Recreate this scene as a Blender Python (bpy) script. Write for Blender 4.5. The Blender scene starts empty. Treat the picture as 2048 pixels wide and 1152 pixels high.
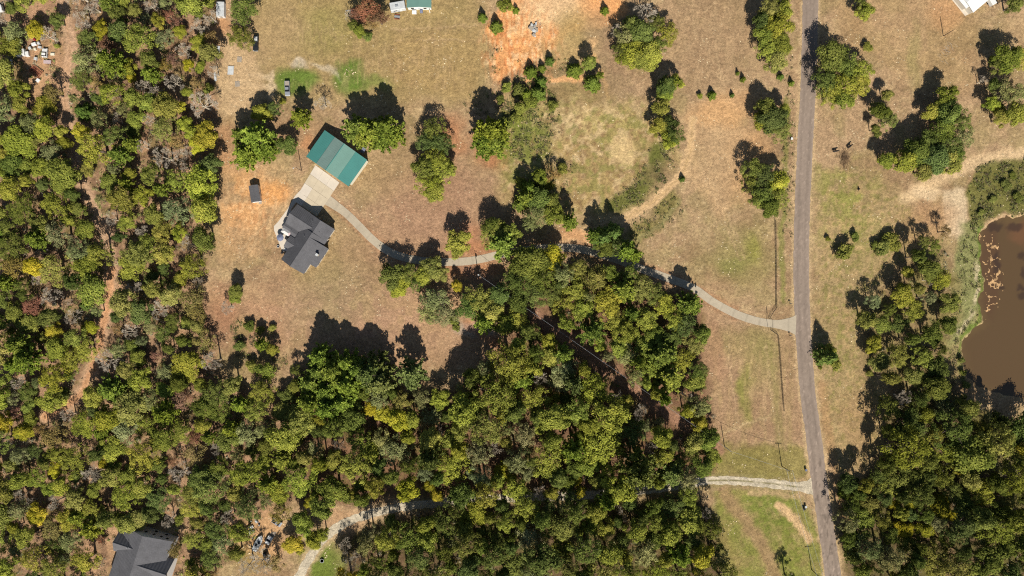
import bpy, bmesh, math, random
import numpy as np
from mathutils import Vector, Matrix

# ------------------------------------------------------------------ camera, sky, sun, exposure
SC = bpy.context.scene
COL = SC.collection
M_PX = 0.2            # metres of ground for one pixel of the 2048 px wide photograph
CAM_H = 280.0
cam = bpy.data.cameras.new("camera"); cam_o = bpy.data.objects.new("camera", cam); COL.objects.link(cam_o)
cam_o.location = (0, 0, CAM_H); cam_o.rotation_euler = (0, 0, 0)
cam.sensor_width = 36.0; cam.lens = 36.0 * CAM_H / (2048 * M_PX)
cam.clip_start = 1.0; cam.clip_end = 9000.0
SC.camera = cam_o

SUN_EL = math.radians(41.0)
SHADOW_AZ = math.radians(-9.0)                    # shadows fall up the picture, a little to the left
sh = Vector((math.sin(SHADOW_AZ), math.cos(SHADOW_AZ), 0))
world = bpy.data.worlds.new("World"); SC.world = world; world.use_nodes = True
wn = world.node_tree.nodes; wl = world.node_tree.links
bg = wn["Background"]; sky = wn.new("ShaderNodeTexSky"); sky.sky_type = 'NISHITA'; sky.sun_disc = False
sky.sun_elevation = SUN_EL
sky.sun_rotation = math.atan2(-sh.x, -sh.y)
sky.air_density = 1.0; sky.dust_density = 0.6; sky.ozone_density = 1.0
wl.new(sky.outputs[0], bg.inputs[0]); bg.inputs[1].default_value = 0.05
sun = bpy.data.lights.new("sun", 'SUN'); sun.energy = 5.0; sun.angle = math.radians(0.5); sun.color = (1.0, 0.95, 0.87)
sun_o = bpy.data.objects.new("sun", sun); COL.objects.link(sun_o); sun_o.location = (0, -100, 200)
ldir = Vector((sh.x * math.cos(SUN_EL), sh.y * math.cos(SUN_EL), -math.sin(SUN_EL)))
sun_o.rotation_euler = ldir.to_track_quat('-Z', 'Y').to_euler()
SC.view_settings.view_transform = 'Standard'; SC.view_settings.look = 'None'
SC.view_settings.gamma = 1.0; SC.view_settings.exposure = 0.6; SC.view_settings.use_curve_mapping = False
SC.render.engine = 'CYCLES'
SC.cycles.use_denoising = False; SC.cycles.filter_width = 1.15
SC.cycles.max_bounces = 5; SC.cycles.diffuse_bounces = 3; SC.cycles.transmission_bounces = 3

RNG = np.random.default_rng(7)
random.seed(7)

# ------------------------------------------------------------------ helpers
def P(px, py, z=0.0, h=0.0):
    """photograph pixel (2048 wide) of something at height h -> point on the ground plane"""
    k = M_PX * (CAM_H - h) / CAM_H
    return Vector(((px - 1024) * k, (576 - py) * k, z))

ALB = 0.715             # seen brightness -> surface reflectance
def lin(c):
    c = np.asarray(c, float) / 255.0
    return ALB*np.where(c <= 0.04045, c / 12.92, ((c + 0.055) / 1.055) ** 2.4)

def srgb(r, g, b):
    v = lin((r, g, b)); return (float(v[0]), float(v[1]), float(v[2]), 1.0)

def tag(o, label=None, cat=None, group=None, kind=None):
    if label: o["label"] = label
    if cat: o["category"] = cat
    if group: o["group"] = group
    if kind: o["kind"] = kind
    return o

def empty(name, loc, rz=0.0):
    o = bpy.data.objects.new(name, None); COL.objects.link(o)
    o.location = loc; o.rotation_euler = (0, 0, rz); o.empty_display_size = 0.5
    return o

def link(name, me, parent=None, loc=None):
    o = bpy.data.objects.new(name, me); COL.objects.link(o)
    if parent: o.parent = parent
    if loc is not None: o.location = loc
    return o

def mesh_np(name, V, F, mat=None, smooth=False, attrs=None):
    """V (n,3), F (m,k) with k = 3 or 4"""
    V = np.asarray(V, np.float32); F = np.asarray(F, np.int32)
    me = bpy.data.meshes.new(name); n, m, k = len(V), len(F), F.shape[1]
    me.vertices.add(n); me.vertices.foreach_set("co", V.ravel())
    me.loops.add(m * k); me.loops.foreach_set("vertex_index", F.ravel())
    me.polygons.add(m); me.polygons.foreach_set("loop_start", np.arange(0, m * k, k, dtype=np.int32))
    try: me.polygons.foreach_set("loop_total", np.full(m, k, np.int32))
    except Exception: pass
    if smooth: me.polygons.foreach_set("use_smooth", np.ones(m, bool))
    me.update(calc_edges=True)
    for an, (typ, dom, data) in (attrs or {}).items():
        a = me.attributes.new(an, typ, dom)
        a.data.foreach_set("color" if 'COLOR' in typ else "value", np.asarray(data, np.float32).ravel())
    if mat: me.materials.append(mat)
    return me

class MB:
    """collects simple shapes for one mesh"""
    def __init__(s): s.v = []; s.f = []
    def poly(s, vs, fs):
        b = len(s.v); s.v += [tuple(v) for v in vs]; s.f += [tuple(i + b for i in f) for f in fs]; return s
    def box(s, x0, x1, y0, y1, z0, z1, bev=0.0):
        if bev <= 0:
            return s.poly([(x0,y0,z0),(x1,y0,z0),(x1,y1,z0),(x0,y1,z0),(x0,y0,z1),(x1,y0,z1),(x1,y1,z1),(x0,y1,z1)],
                [(3,2,1,0),(4,5,6,7),(0,1,5,4),(1,2,6,5),(2,3,7,6),(3,0,4,7)])
        b = bev; vs = []
        for z, i in ((z0, 0), (z1 - b, 0), (z1, b)):
            vs += [(x0+i,y0+i,z),(x1-i,y0+i,z),(x1-i,y1-i,z),(x0+i,y1-i,z)]
        fs = [(3,2,1,0),(8,9,10,11)]
        for L in (0, 4):
            for k in range(4): fs.append((L+k, L+(k+1)%4, L+4+(k+1)%4, L+4+k))
        return s.poly(vs, fs)
    def prism(s, pts, axis, a0, a1):
        """cross-section pts (u, z) pushed along axis 'x' or 'y'"""
        n = len(pts)
        vs = [((a, u, z) if axis == 'x' else (u, a, z)) for a in (a0, a1) for u, z in pts]
        fs = [tuple(range(n)), tuple(range(2*n-1, n-1, -1))]
        for k in range(n): fs.append((k, n+k, n+(k+1)%n, (k+1)%n))
        return s.poly(vs, fs)
    def tube(s, p0, p1, r0, r1=None, n=6):
        p0 = Vector(p0); p1 = Vector(p1); r1 = r0 if r1 is None else r1
        d = (p1 - p0).normalized(); a = d.orthogonal().normalized(); b = d.cross(a)
        vs = []
        for p, r in ((p0, r0), (p1, r1)):
            for k in range(n):
                t = 2*math.pi*k/n; vs.append(p + a*(r*math.cos(t)) + b*(r*math.sin(t)))
        fs = [tuple(range(n-1, -1, -1)), tuple(range(n, 2*n))] + [(k, (k+1)%n, n+(k+1)%n, n+k) for k in range(n)]
        return s.poly(vs, fs)
    def lathe(s, prof, n=12, c=(0,0,0)):
        vs = []; 
        for r, z in prof:
            for k in range(n):
                t = 2*math.pi*k/n; vs.append((c[0]+r*math.cos(t), c[1]+r*math.sin(t), c[2]+z))
        fs = []
        for i in range(len(prof)-1):
            for k in range(n): fs.append((i*n+k, i*n+(k+1)%n, (i+1)*n+(k+1)%n, (i+1)*n+k))
        fs += [tuple(range(n-1,-1,-1)), tuple((len(prof)-1)*n+k for k in range(n))]
        return s.poly(vs, fs)
    def build(s, name, mat, parent=None, smooth=False, loc=None):
        me = bpy.data.meshes.new(name); me.from_pydata(s.v, [], s.f)
        bm = bmesh.new(); bm.from_mesh(me); bmesh.ops.recalc_face_normals(bm, faces=bm.faces); bm.to_mesh(me); bm.free()
        if smooth:
            for p in me.polygons: p.use_smooth = True
        me.materials.append(mat)
        return link(name, me, parent, loc)

# numpy value noise -------------------------------------------------
def _hash(ix, iy, seed):
    h = (ix.astype(np.int64) * 374761393 + iy.astype(np.int64) * 668265263 + seed * 1442695041) & 0xffffffff
    h = ((h ^ (h >> 13)) * 1274126177) & 0xffffffff
    return ((h ^ (h >> 16)) & 0xffff) / 65535.0
def vnoise(x, y, seed=0):
    ix = np.floor(x); iy = np.floor(y); fx = x - ix; fy = y - iy
    fx = fx*fx*(3-2*fx); fy = fy*fy*(3-2*fy)
    a = _hash(ix, iy, seed); b = _hash(ix+1, iy, seed); c = _hash(ix, iy+1, seed); d = _hash(ix+1, iy+1, seed)
    return (a*(1-fx)+b*fx)*(1-fy) + (c*(1-fx)+d*fx)*fy
def fbm(x, y, seed=0, oct=4):
    s = 0; a = 0.5; t = 0
    for o in range(oct):
        s = s + a*vnoise(x*2**o, y*2**o, seed+o*17); t += a; a *= 0.5
    return s/t
def seg_dist(u, v, pts):
    """distance to polyline; returns dist"""
    best = np.full(u.shape, 1e9)
    for (x0, y0), (x1, y1) in zip(pts[:-1], pts[1:]):
        dx, dy = x1-x0, y1-y0; L = dx*dx+dy*dy+1e-9
        t = np.clip(((u-x0)*dx+(v-y0)*dy)/L, 0, 1)
        best = np.minimum(best, np.hypot(u-(x0+t*dx), v-(y0+t*dy)))
    return best
def inside(u, v, poly):
    c = np.zeros(u.shape, bool); n = len(poly)
    for i in range(n):
        x0, y0 = poly[i]; x1, y1 = poly[(i+1) % n]
        if y0 == y1: continue
        cond = ((y0 > v) != (y1 > v)) & (u < (x1-x0)*(v-y0)/(y1-y0)+x0)
        c ^= cond
    return c
def sdist(u, v, poly):
    d = seg_dist(u, v, list(poly)+[poly[0]])
    return np.where(inside(u, v, poly), d, -d)
def smooth(x, a, b):
    t = np.clip((x-a)/(b-a), 0, 1); return t*t*(3-2*t)

# ------------------------------------------------------------------ materials
def nodes_of(m): m.use_nodes = True; return m.node_tree.nodes, m.node_tree.links
def mat_plain(name, col, rough=0.8, metal=0.0, vary=0.12, scale=1.5, bump=0.0, spec=0.3):
    m = bpy.data.materials.new(name); n, l = nodes_of(m); b = n["Principled BSDF"]
    b.inputs["Roughness"].default_value = rough; b.inputs["Metallic"].default_value = metal
    b.inputs["Specular IOR Level"].default_value = spec
    tc = n.new("ShaderNodeTexCoord"); nz = n.new("ShaderNodeTexNoise"); nz.inputs["Scale"].default_value = scale
    nz.inputs["Detail"].default_value = 6; l.new(tc.outputs["Object"], nz.inputs["Vector"])
    mr = n.new("ShaderNodeMapRange"); mr.inputs[1].default_value = 0.3; mr.inputs[2].default_value = 0.7
    mr.inputs[3].default_value = 1-vary; mr.inputs[4].default_value = 1+vary; l.new(nz.outputs[0], mr.inputs[0])
    mx = n.new("ShaderNodeMix"); mx.data_type = 'RGBA'; mx.blend_type = 'MULTIPLY'; mx.inputs[0].default_value = 1
    mx.inputs[6].default_value = col; l.new(mr.outputs[0], mx.inputs[7]); l.new(mx.outputs[2], b.inputs["Base Color"])
    if bump:
        bp = n.new("ShaderNodeBump"); bp.inputs["Strength"].default_value = bump; bp.inputs["Distance"].default_value = 0.1
        l.new(nz.outputs[0], bp.inputs["Height"]); l.new(bp.outputs[0], b.inputs["Normal"])
    return m

def mat_attr(name, rough=0.95, fine=((2.6, .20), (0.9, .32), (0.35, .28)), bump=0.9, spec=0.1):
    """colour from the mesh's own soil/grass colour attribute, with fine procedural mottling and relief"""
    m = bpy.data.materials.new(name); n, l = nodes_of(m); b = n["Principled BSDF"]
    b.inputs["Roughness"].default_value = rough; b.inputs["Specular IOR Level"].default_value = spec
    at = n.new("ShaderNodeAttribute"); at.attribute_name = "soil"
    tc = n.new("ShaderNodeTexCoord"); col = at.outputs["Color"]; last = None
    for sc, am in fine:
        nz = n.new("ShaderNodeTexNoise"); nz.inputs["Scale"].default_value = 1.0/sc; nz.inputs["Detail"].default_value = 5
        nz.inputs["Roughness"].default_value = 0.65; l.new(tc.outputs["Object"], nz.inputs["Vector"])
        mr = n.new("ShaderNodeMapRange"); mr.inputs[1].default_value = .3; mr.inputs[2].default_value = .7
        mr.inputs[3].default_value = 1-am; mr.inputs[4].default_value = 1+am; l.new(nz.outputs[0], mr.inputs[0])
        mx = n.new("ShaderNodeMix"); mx.data_type = 'RGBA'; mx.blend_type = 'MULTIPLY'; mx.inputs[0].default_value = 1
        l.new(col, mx.inputs[6]); l.new(mr.outputs[0], mx.inputs[7]); col = mx.outputs[2]; last = nz
    l.new(col, b.inputs["Base Color"])
    bp = n.new("ShaderNodeBump"); bp.inputs["Strength"].default_value = bump; bp.inputs["Distance"].default_value = 0.25
    l.new(last.outputs[0], bp.inputs["Height"]); l.new(bp.outputs[0], b.inputs["Normal"])
    return m

def mat_leaf(name, trans=0.22):
    """leaf colour = the object's colour, varied leaf by leaf and tree by tree; tint also carries painted sunlit tips"""
    m = bpy.data.materials.new(name); n, l = nodes_of(m); n.remove(n["Principled BSDF"]); out = n["Material Output"]
    oi = n.new("ShaderNodeObjectInfo"); at = n.new("ShaderNodeAttribute"); at.attribute_name = "tint"
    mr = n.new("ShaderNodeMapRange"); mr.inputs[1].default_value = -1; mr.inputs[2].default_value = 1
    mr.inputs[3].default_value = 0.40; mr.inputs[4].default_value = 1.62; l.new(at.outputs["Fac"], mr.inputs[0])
    mx = n.new("ShaderNodeMix"); mx.data_type = 'RGBA'; mx.blend_type = 'MULTIPLY'; mx.inputs[0].default_value = 1
    l.new(oi.outputs["Color"], mx.inputs[6]); l.new(mr.outputs[0], mx.inputs[7])
    hs = n.new("ShaderNodeHueSaturation"); l.new(mx.outputs[2], hs.inputs["Color"])
    mh = n.new("ShaderNodeMapRange"); mh.inputs[1].default_value = -1; mh.inputs[2].default_value = 1
    mh.inputs[3].default_value = 0.515; mh.inputs[4].default_value = 0.485; l.new(at.outputs["Fac"], mh.inputs[0])
    l.new(mh.outputs[0], hs.inputs["Hue"])
    d = n.new("ShaderNodeBsdfDiffuse"); t = n.new("ShaderNodeBsdfTranslucent"); ms = n.new("ShaderNodeMixShader")
    ms.inputs[0].default_value = trans
    l.new(hs.outputs[0], d.inputs[0]); l.new(hs.outputs[0], t.inputs[0])
    l.new(d.outputs[0], ms.inputs[1]); l.new(t.outputs[0], ms.inputs[2]); l.new(ms.outputs[0], out.inputs[0])
    return m

M_GROUND = mat_attr("ground_soil_and_grass")
M_LEAF = mat_leaf("foliage")
M_TUFT = mat_attr("grass_blades", fine=((3.0, .2),), bump=0.0)
M_BARK = mat_plain("bark", srgb(105, 92, 80), vary=.25, scale=4)
M_BARE = mat_plain("weathered_grey_wood", srgb(206, 192, 170), vary=.2, scale=2)
M_DEAD = mat_plain("dry_sticks", srgb(120, 96, 72), vary=.3, scale=2)
def mat_roof(name, col, rough, streak, course=0.0):
    m = bpy.data.materials.new(name); n, l = nodes_of(m); b = n["Principled BSDF"]; b.inputs["Roughness"].default_value = rough; b.inputs["Specular IOR Level"].default_value = .25
    tc = n.new("ShaderNodeTexCoord"); c = None
    for sc, am, dist in ((.35, streak, 0), (1.8, .12, 0), (7.0, .16, 0)):
        nz = n.new("ShaderNodeTexNoise"); nz.inputs["Scale"].default_value = sc; nz.inputs["Detail"].default_value = 6; l.new(tc.outputs["Object"], nz.inputs["Vector"])
        mr = n.new("ShaderNodeMapRange"); mr.inputs[1].default_value = .3; mr.inputs[2].default_value = .7; mr.inputs[3].default_value = 1-am; mr.inputs[4].default_value = 1+am; l.new(nz.outputs[0], mr.inputs[0])
        mx = n.new("ShaderNodeMix"); mx.data_type = 'RGBA'; mx.blend_type = 'MULTIPLY'; mx.inputs[0].default_value = 1
        if c is None: mx.inputs[6].default_value = col
        else: l.new(c, mx.inputs[6])
        l.new(mr.outputs[0], mx.inputs[7]); c = mx.outputs[2]
    if course:
        wv = n.new("ShaderNodeTexWave"); wv.bands_direction = 'Z'; wv.inputs["Scale"].default_value = course; wv.inputs["Distortion"].default_value = .6; l.new(tc.outputs["Object"], wv.inputs["Vector"])
        bp = n.new("ShaderNodeBump"); bp.inputs["Strength"].default_value = .5; bp.inputs["Distance"].default_value = .05; l.new(wv.outputs[0], bp.inputs["Height"]); l.new(bp.outputs[0], b.inputs["Normal"])
    l.new(c, b.inputs["Base Color"]); return m
M_SHINGLE = mat_roof("charcoal_shingles", srgb(97, 96, 98), .9, .12, 1.4)
M_WALLW = mat_plain("pale_siding", srgb(205, 198, 182), vary=.06)
M_WALLG = mat_plain("grey_siding", srgb(214, 210, 204), vary=.06)
M_TEAL = mat_plain("teal_painted_metal", srgb(70, 132, 124), rough=.65, vary=.05, scale=.4, spec=.3)
M_TEAL_F = mat_plain("faded_teal_metal", srgb(124, 149, 140), rough=.7, vary=.07, scale=.5, spec=.25)
M_TEAL_L = mat_plain("light_teal_metal", srgb(108, 144, 132), rough=.75, vary=.05, scale=.4, spec=.25)
M_TRIM = mat_plain("cream_metal_siding", srgb(226, 220, 196), vary=.04)
M_WHITE = mat_plain("white_painted_metal", srgb(232, 232, 228), rough=.5, vary=.04)
M_OFFW = mat_plain("weathered_white_metal", srgb(200, 202, 200), rough=.6, vary=.14, scale=1.2)
M_SILVER = mat_plain("silver_paint", srgb(168, 172, 178), rough=.3, metal=.3, vary=.04)
M_DARKP = mat_plain("black_paint", srgb(44, 46, 50), rough=.3, vary=.1)
M_GLASS = mat_plain("dark_window_glass", srgb(28, 32, 38), rough=.08, vary=.05, spec=.6)
M_RUBBER = mat_plain("black_rubber", srgb(26, 26, 27), rough=.9)
M_RUST = mat_plain("rusty_steel", srgb(150, 84, 62), vary=.25, scale=3)
M_STEEL = mat_plain("galvanised_steel", srgb(170, 174, 176), rough=.5, metal=.3, vary=.1)
M_DARKST = mat_plain("dark_steel", srgb(46, 42, 40), rough=.6, vary=.15)
M_POLE = mat_plain("creosote_pole_wood", srgb(84, 66, 54), vary=.2, scale=3)
M_BLUEGR = mat_plain("blue_grey_canvas", srgb(118, 124, 146), vary=.06)
M_PINK = mat_plain("pink_canvas", srgb(196, 174, 172), vary=.06)
M_BLACK = mat_plain("black_hide", srgb(24, 21, 20), rough=.7, vary=.2, scale=6)
M_STONE = mat_plain("pale_stone", srgb(196, 182, 160), vary=.15)
M_WOOD = mat_plain("weathered_boards", srgb(168, 156, 140), vary=.2, scale=3)
M_REDP = mat_plain("red_paint", srgb(160, 50, 48), vary=.1)
M_TEALTARP = mat_plain("green_tarp", srgb(70, 110, 92), vary=.1)

# ------------------------------------------------------------------ geography (photograph pixels on the ground plane)
ROAD = [(1623,-60),(1621,0),(1616,180),(1608,330),(1604.5,420),(1602.5,520),(1603,580),(1606,660),(1614,770),(1627,870),(1638,960),(1653,1060),(1666,1152),(1675,1215)]
DRIVE = [(652,398),(690,425),(720,454),(746,480),(776,502),(812,516),(860,523),(920,523.5),(962,518),(1005,508),(1060,499),(1120,495),(1170,500),(1230,518),(1300,544),(1380,573),(1425,603),(1470,627),(1510,641),(1550,648),(1592,650)]
GRAVEL = [(1628,973),(1600,974),(1540,967),(1470,961),(1410,962),(1380,968),(1300,979),(1230,986),(1150,992),(1060,994),(950,1001),(830,1010),(770,1021),(712,1037),(672,1057),(640,1085),(612,1128),(588,1175)]
TRACK = [(122,-10),(136,60),(143,110),(128,165),(130,215),(145,290),(160,360),(185,410),(212,470),(224,540),(212,620),(200,680),(184,740),(165,785),(130,815),(92,832)]
MOWN = [(1385,240),(1380,300),(1368,345),(1320,392),(1285,418),(1245,438),(1190,462),(1120,478)]
CORRIDOR = [(930,535),(1010,590),(1100,650),(1210,735),(1320,815),(1440,900)]
POND = [(1984,440),(2013,430),(2029,440),(2060,425),(2120,420),(2200,450),(2240,600),(2200,760),(2120,810),(2048,803),(2000,790),(1960,778),(1933,761),(1926,731),(1918,694),(1919,676),(1940,660),(1964,647),(1959,617),(1964,580),(1962,520),(1956,480),(1960,455)]

WEST = [(-40,-30),(430,-30),(434,130),(430,250),(420,330),(412,420),(405,560),(412,640),(428,715),(450,765),(530,775),(585,795),(600,860),(600,990),(545,1030),(490,1045),(470,1110),(400,1180),(335,1180),(350,1060),(300,1040),(245,1050),(205,1180),(-40,1180)]
SOUTH = [(600,740),(760,760),(865,800),(900,790),(950,745),(1000,715),(1030,670),(1020,575),(1030,500),(1110,525),(1200,540),(1290,560),(1385,590),(1405,640),(1415,740),(1420,800),(1440,885),(1435,940),(1380,966),(1200,990),(1000,1000),(830,994),(700,1005),(640,1020),(600,1000)]
GROVE = [(690,1075),(760,1045),(840,1030),(1000,1012),(1200,1005),(1400,990),(1425,1010),(1450,1180),(670,1180)]
EAST = [(1690,1000),(1740,950),(1775,930),(1785,830),(1800,785),(1890,760),(1925,806),(2000,838),(2090,850),(2090,1180),(1690,1180)]
THICK = [(1725,630),(1750,590),(1815,545),(1850,490),(1890,480),(1910,560),(1915,640),(1890,700),(1895,760),(1790,775),(1735,720)]
SCRUB = [(1930,390),(1955,335),(1985,322),(2060,318),(2060,420),(2030,432),(2010,424),(1985,434),(1955,450),(1940,440)]
YARD_W = [(20,110,78,52), (75,20,40,40)]                      # clearings in the west wood (x, y, rx, ry)

def in_forest(u, v):
    m = np.zeros(u.shape, bool)
    for p in (WEST, SOUTH, GROVE, EAST, THICK): m |= inside(u, v, p)
    return m

# ------------------------------------------------------------------ ground sheet
def axis(lo, hi, step, far):
    core = np.arange(lo, hi + step*.5, step); out = []; d = step; x = hi
    while x < far: d *= 1.35; x += d; out.append(x)
    out = np.array(out); c = (lo+hi)/2
    return np.concatenate([(2*c-out)[::-1], core, out])
GX = axis(-213, 213, 0.55, 4500); GY = axis(-121, 121, 0.55, 4500)
XX, YY = np.meshgrid(GX, GY); U = XX/M_PX+1024; V = 576-YY/M_PX

def colour_field(U, V):
    n1 = fbm(U/90, V/90, 1, 4); n2 = fbm(U/22, V/22, 2, 4); n3 = fbm(U/6, V/6, 3, 3)
    wu = U + (fbm(U/30, V/30, 11, 4)-.5)*34; wv = V + (fbm(U/30, V/30, 12, 4)-.5)*34      # ragged edges
    wu2 = U + (fbm(U/10, V/10, 13, 3)-.5)*12; wv2 = V + (fbm(U/10, V/10, 14, 3)-.5)*12
    def C(*c): return lin(c)
    col = np.empty(U.shape+(3,)); base = C(176, 146, 110)
    col[:] = base
    def lay(mask, c, var=.10):
        nonlocal col
        m = np.clip(mask, 0, 1)[..., None]
        cc = np.asarray(c)[None, None, :]*(1+var*((n2-.5)*2.2+(n3-.5)*1.6))[..., None]
        col = col*(1-m)+cc*m
    def ell(cx, cy, rx, ry, soft=.35, rot=0, w=None):
        a, b = (wu, wv) if w is None else w
        dx, dy = a-cx, b-cy; c, s = math.cos(math.radians(rot)), math.sin(math.radians(rot))
        q = np.hypot((dx*c+dy*s)/rx, (-dx*s+dy*c)/ry); return 1-smooth(q, 1-soft, 1+soft)
    def poly(p, soft=8, w=None):
        a, b = (wu, wv) if w is None else w
        return smooth(sdist(a, b, p), -soft, soft)
    def line(p, wid, soft=3, w=None):
        a, b = (wu2, wv2) if w is None else w
        return 1-smooth(seg_dist(a, b, p), wid-soft, wid+soft)
    brk = lambda lo, hi, n=n2: smooth(n, lo, hi)
    # dry grass mottling
    lay(brk(.42, .7, n1)*.8, C(152, 124, 90)); lay(brk(.5, .75)*.6, C(184, 158, 116)); lay(brk(.45, .7, fbm(U/40, V/40, 21))*.5, C(150, 134, 88))
    lay(brk(.55, .8, fbm(U/4, V/4, 22, 3))*.35, C(120, 98, 70)); lay(brk(.6, .85, fbm(U/5, V/5, 23, 3))*.45, C(205, 180, 136))
    # brownish mown ground round the house and south lawn
    lay(ell(760, 600, 240, 150, .4)*.55, C(166, 130, 98)); lay(ell(880, 400, 150, 110, .4)*.6, C(160, 126, 96))
    lay(ell(700, 590, 60, 60, .6)*.5, C(150, 132, 92)); lay(ell(640, 520, 50, 50, .5)*.4, C(150, 136, 84)); lay(ell(760, 345, 70, 50, .6)*.5, C(170, 145, 100))
    lay(ell(760, 690, 120, 50, .5)*.5, C(178, 142, 108)); lay(ell(960, 690, 70, 40, .5)*.7, C(176, 140, 108)); lay(ell(850, 620, 120, 40, .6)*.4, C(186, 150, 112))
    lay(ell(950, 660, 36, 14, .5)*.6, C(176, 170, 158))
    # top field: olive-tan
    lay(poly([(500,-40),(960,-40),(985,60),(960,200),(760,215),(560,190),(500,60)], 30)*.75, C(160, 138, 88))
    lay(poly([(780,70),(960,60),(975,150),(930,190),(790,170)], 12)*.6, C(168, 140, 92)); lay(ell(650,60,60,50,.6)*.4, C(140, 136, 72)); lay(ell(560,60,50,60,.6)*.5, C(176,148,108))
    # green patches
    g = C(96, 122, 46)
    lay(ell(592,163,40,30,.35)*.9, g); lay(ell(700,158,38,32,.4)*.95, g); lay(ell(752,165,34,16,.6)*.7, C(116,130,60))
    lay(ell(652,140,30,6,.5,rot=32)*.7, C(196,180,150)); lay(ell(600,127,16,7,.5)*.8, C(200,186,160))
    for p in ([(500,150),(545,155)], [(500,172),(546,175)], [(545,145),(540,200)], [(470,165),(500,165)]): lay(line(p, 5)*.8, C(200,176,138))
    # west yard strip + clay by the shed
    lay(poly([(436,60),(500,100),(540,200),(470,240),(436,240),(440,130)], 12)*.8, C(196,166,124)); lay(ell(445,55,22,26,.4)*.8, C(190,142,100))
    lay(ell(520,400,75,80,.5)*.6, C(192,158,114)); lay(ell(492,395,40,75,.6)*.7*brk(.3,.55), C(212,158,102)); lay(ell(548,385,28,24,.7)*.85, C(224,162,98)); lay(ell(470,450,32,50,.6)*.6*brk(.3,.55), C(208,158,106))
    lay(ell(450,300,22,50,.5)*.7, C(186,140,100)); lay(ell(470,490,40,35,.6)*.6, C(190,152,108)); lay(ell(530,640,30,60,.5,rot=-30)*.5, C(190,150,110))
    lay(ell(600,270,60,30,.5)*.6, C(176,138,102)); lay(ell(610,280,16,12,.5)*.6, C(196,140,96))
    # red soil round trees
    red = C(176, 118, 80)
    for e in ((985,290,42,42),(900,270,30,45),(1010,310,30,30),(960,500,60,14),(930,470,30,28),(945,540,60,20),(1500,330,50,60),(1480,210,60,30)): lay(ell(*e,.5)*.65, red if e[0] < 1400 else C(200,156,108))
    lay(line([(935,650),(1000,690),(1010,740)], 10)*.5, red)
    # clay field at the top
    clay = C(228, 164, 104)
    lay(poly([(975,60),(1010,10),(1060,-20),(1230,-20),(1260,20),(1200,60),(1110,80),(1080,110),(1045,140),(1000,165),(985,150),(995,110),(978,85)], 8)*.9, clay)
    lay(ell(1105,15,60,35,.5)*.8, C(222,190,144)); lay(ell(1060,45,40,25,.5)*.6, C(230,190,136)); lay(ell(1100,60,30,12,.5)*.6, C(214,160,108))
    lay(ell(1150,70,50,50,.5)*.75, C(172,150,98)); lay(ell(1130,105,60,30,.5)*.6, C(180,150,100)); lay(ell(1195,70,26,60,.5)*.5, C(160,132,102))
    lay(line([(1052,160),(1170,158)], 6, 2)*.95, C(226,172,118)); lay(ell(1170,92,22,7,.5,rot=-25)*.8, C(220,178,126))
    lay(line([(1170,92),(1190,115),(1203,150),(1216,195)], 4, 2)*.85, C(206,166,112)); lay(ell(1110,143,55,12,.5)*.6, C(140,118,82))
    lay(ell(1230,150,30,60,.6)*.5, C(150,122,94)); lay(poly([(1020,165),(1210,170),(1225,215),(1000,225)], 12)*.5, C(146,128,78))
    # field right of the clay, up to the road
    lay(poly([(1340,-40),(1510,-40),(1500,170),(1380,185),(1340,120)], 25)*.7, C(158,130,96)); lay(brk(.5,.7,fbm(U/9,V/60,31))*inside(U,V,[(1330,0),(1600,0),(1600,190),(1330,190)])*.5, C(176,148,110))
    # grassy hollow and pale ring
    lay(poly([(1010,215),(1330,210),(1360,330),(1260,430),(1120,450),(1000,400)], 20)*.7, C(160,140,88)); lay(ell(1060,265,55,55,.5)*.75, C(126,122,62)); lay(ell(1030,230,30,22,.5)*.6, C(116,124,50))
    lay(ell(1145,255,52,30,.6)*.7, C(196,172,124)); lay(ell(1190,230,40,18,.6)*.6, C(206,176,124)); lay(ell(1230,250,60,30,.6)*.5, C(170,156,90)); lay(ell(1244,302,24,22,.4)*.85, C(206,178,124))
    lay(ell(1160,300,50,40,.6)*.5, C(170,142,92)); lay(ell(1195,390,70,40,.6)*.45, C(178,150,98))
    hol = poly([(1010,200),(1330,205),(1355,300),(1260,420),(1120,450),(1010,400)], 25)
    lay(hol*brk(.48,.62,fbm(U/11,V/11,35,4))*.6, C(208,180,134)); lay(hol*brk(.52,.64,fbm(U/9,V/9,36,4))*.6, C(140,110,76)); lay(hol*brk(.54,.66,fbm(U/14,V/14,37,4))*.6, C(134,132,70))
    lay(ell(1052,280,46,70,.5)*brk(.3,.5,fbm(U/12,V/12,38,4))*.85, C(120,126,58)); lay(ell(1244,302,22,20,.35)*.8, C(206,178,126))
    rgh = C(98,104,46)
    lay(line([(1320,300),(1310,345),(1275,385),(1230,410)], 17, 8)*.85, rgh); lay(line([(1345,400),(1310,445),(1270,470)], 18, 8)*.8, C(124,116,62)); lay(ell(1320,350,26,26,.6)*.5, C(130,104,80))
    lay(ell(1290,430,30,16,.5)*.5, C(176,150,110)); lay(line([(1360,400),(1320,450),(1275,478)], 4, 3)*.5, C(150,140,96))
    lay(poly([(1365,225),(1460,200),(1500,220),(1490,300),(1500,400),(1440,430),(1390,380),(1370,340),(1395,290)], 14)*.6, C(196,160,116)); lay(ell(1440,230,50,26,.5)*.6, C(208,162,110)); lay(ell(1430,330,40,70,.6)*.5, C(176,148,110))
    lay(line(MOWN, 9, 2.5)*.95, C(206,172,126)); lay(line(MOWN, 2.2, 2)*.5, C(176,146,98)); lay(ell(1150,470,40,12,.5)*.8, C(200,150,104))
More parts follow.
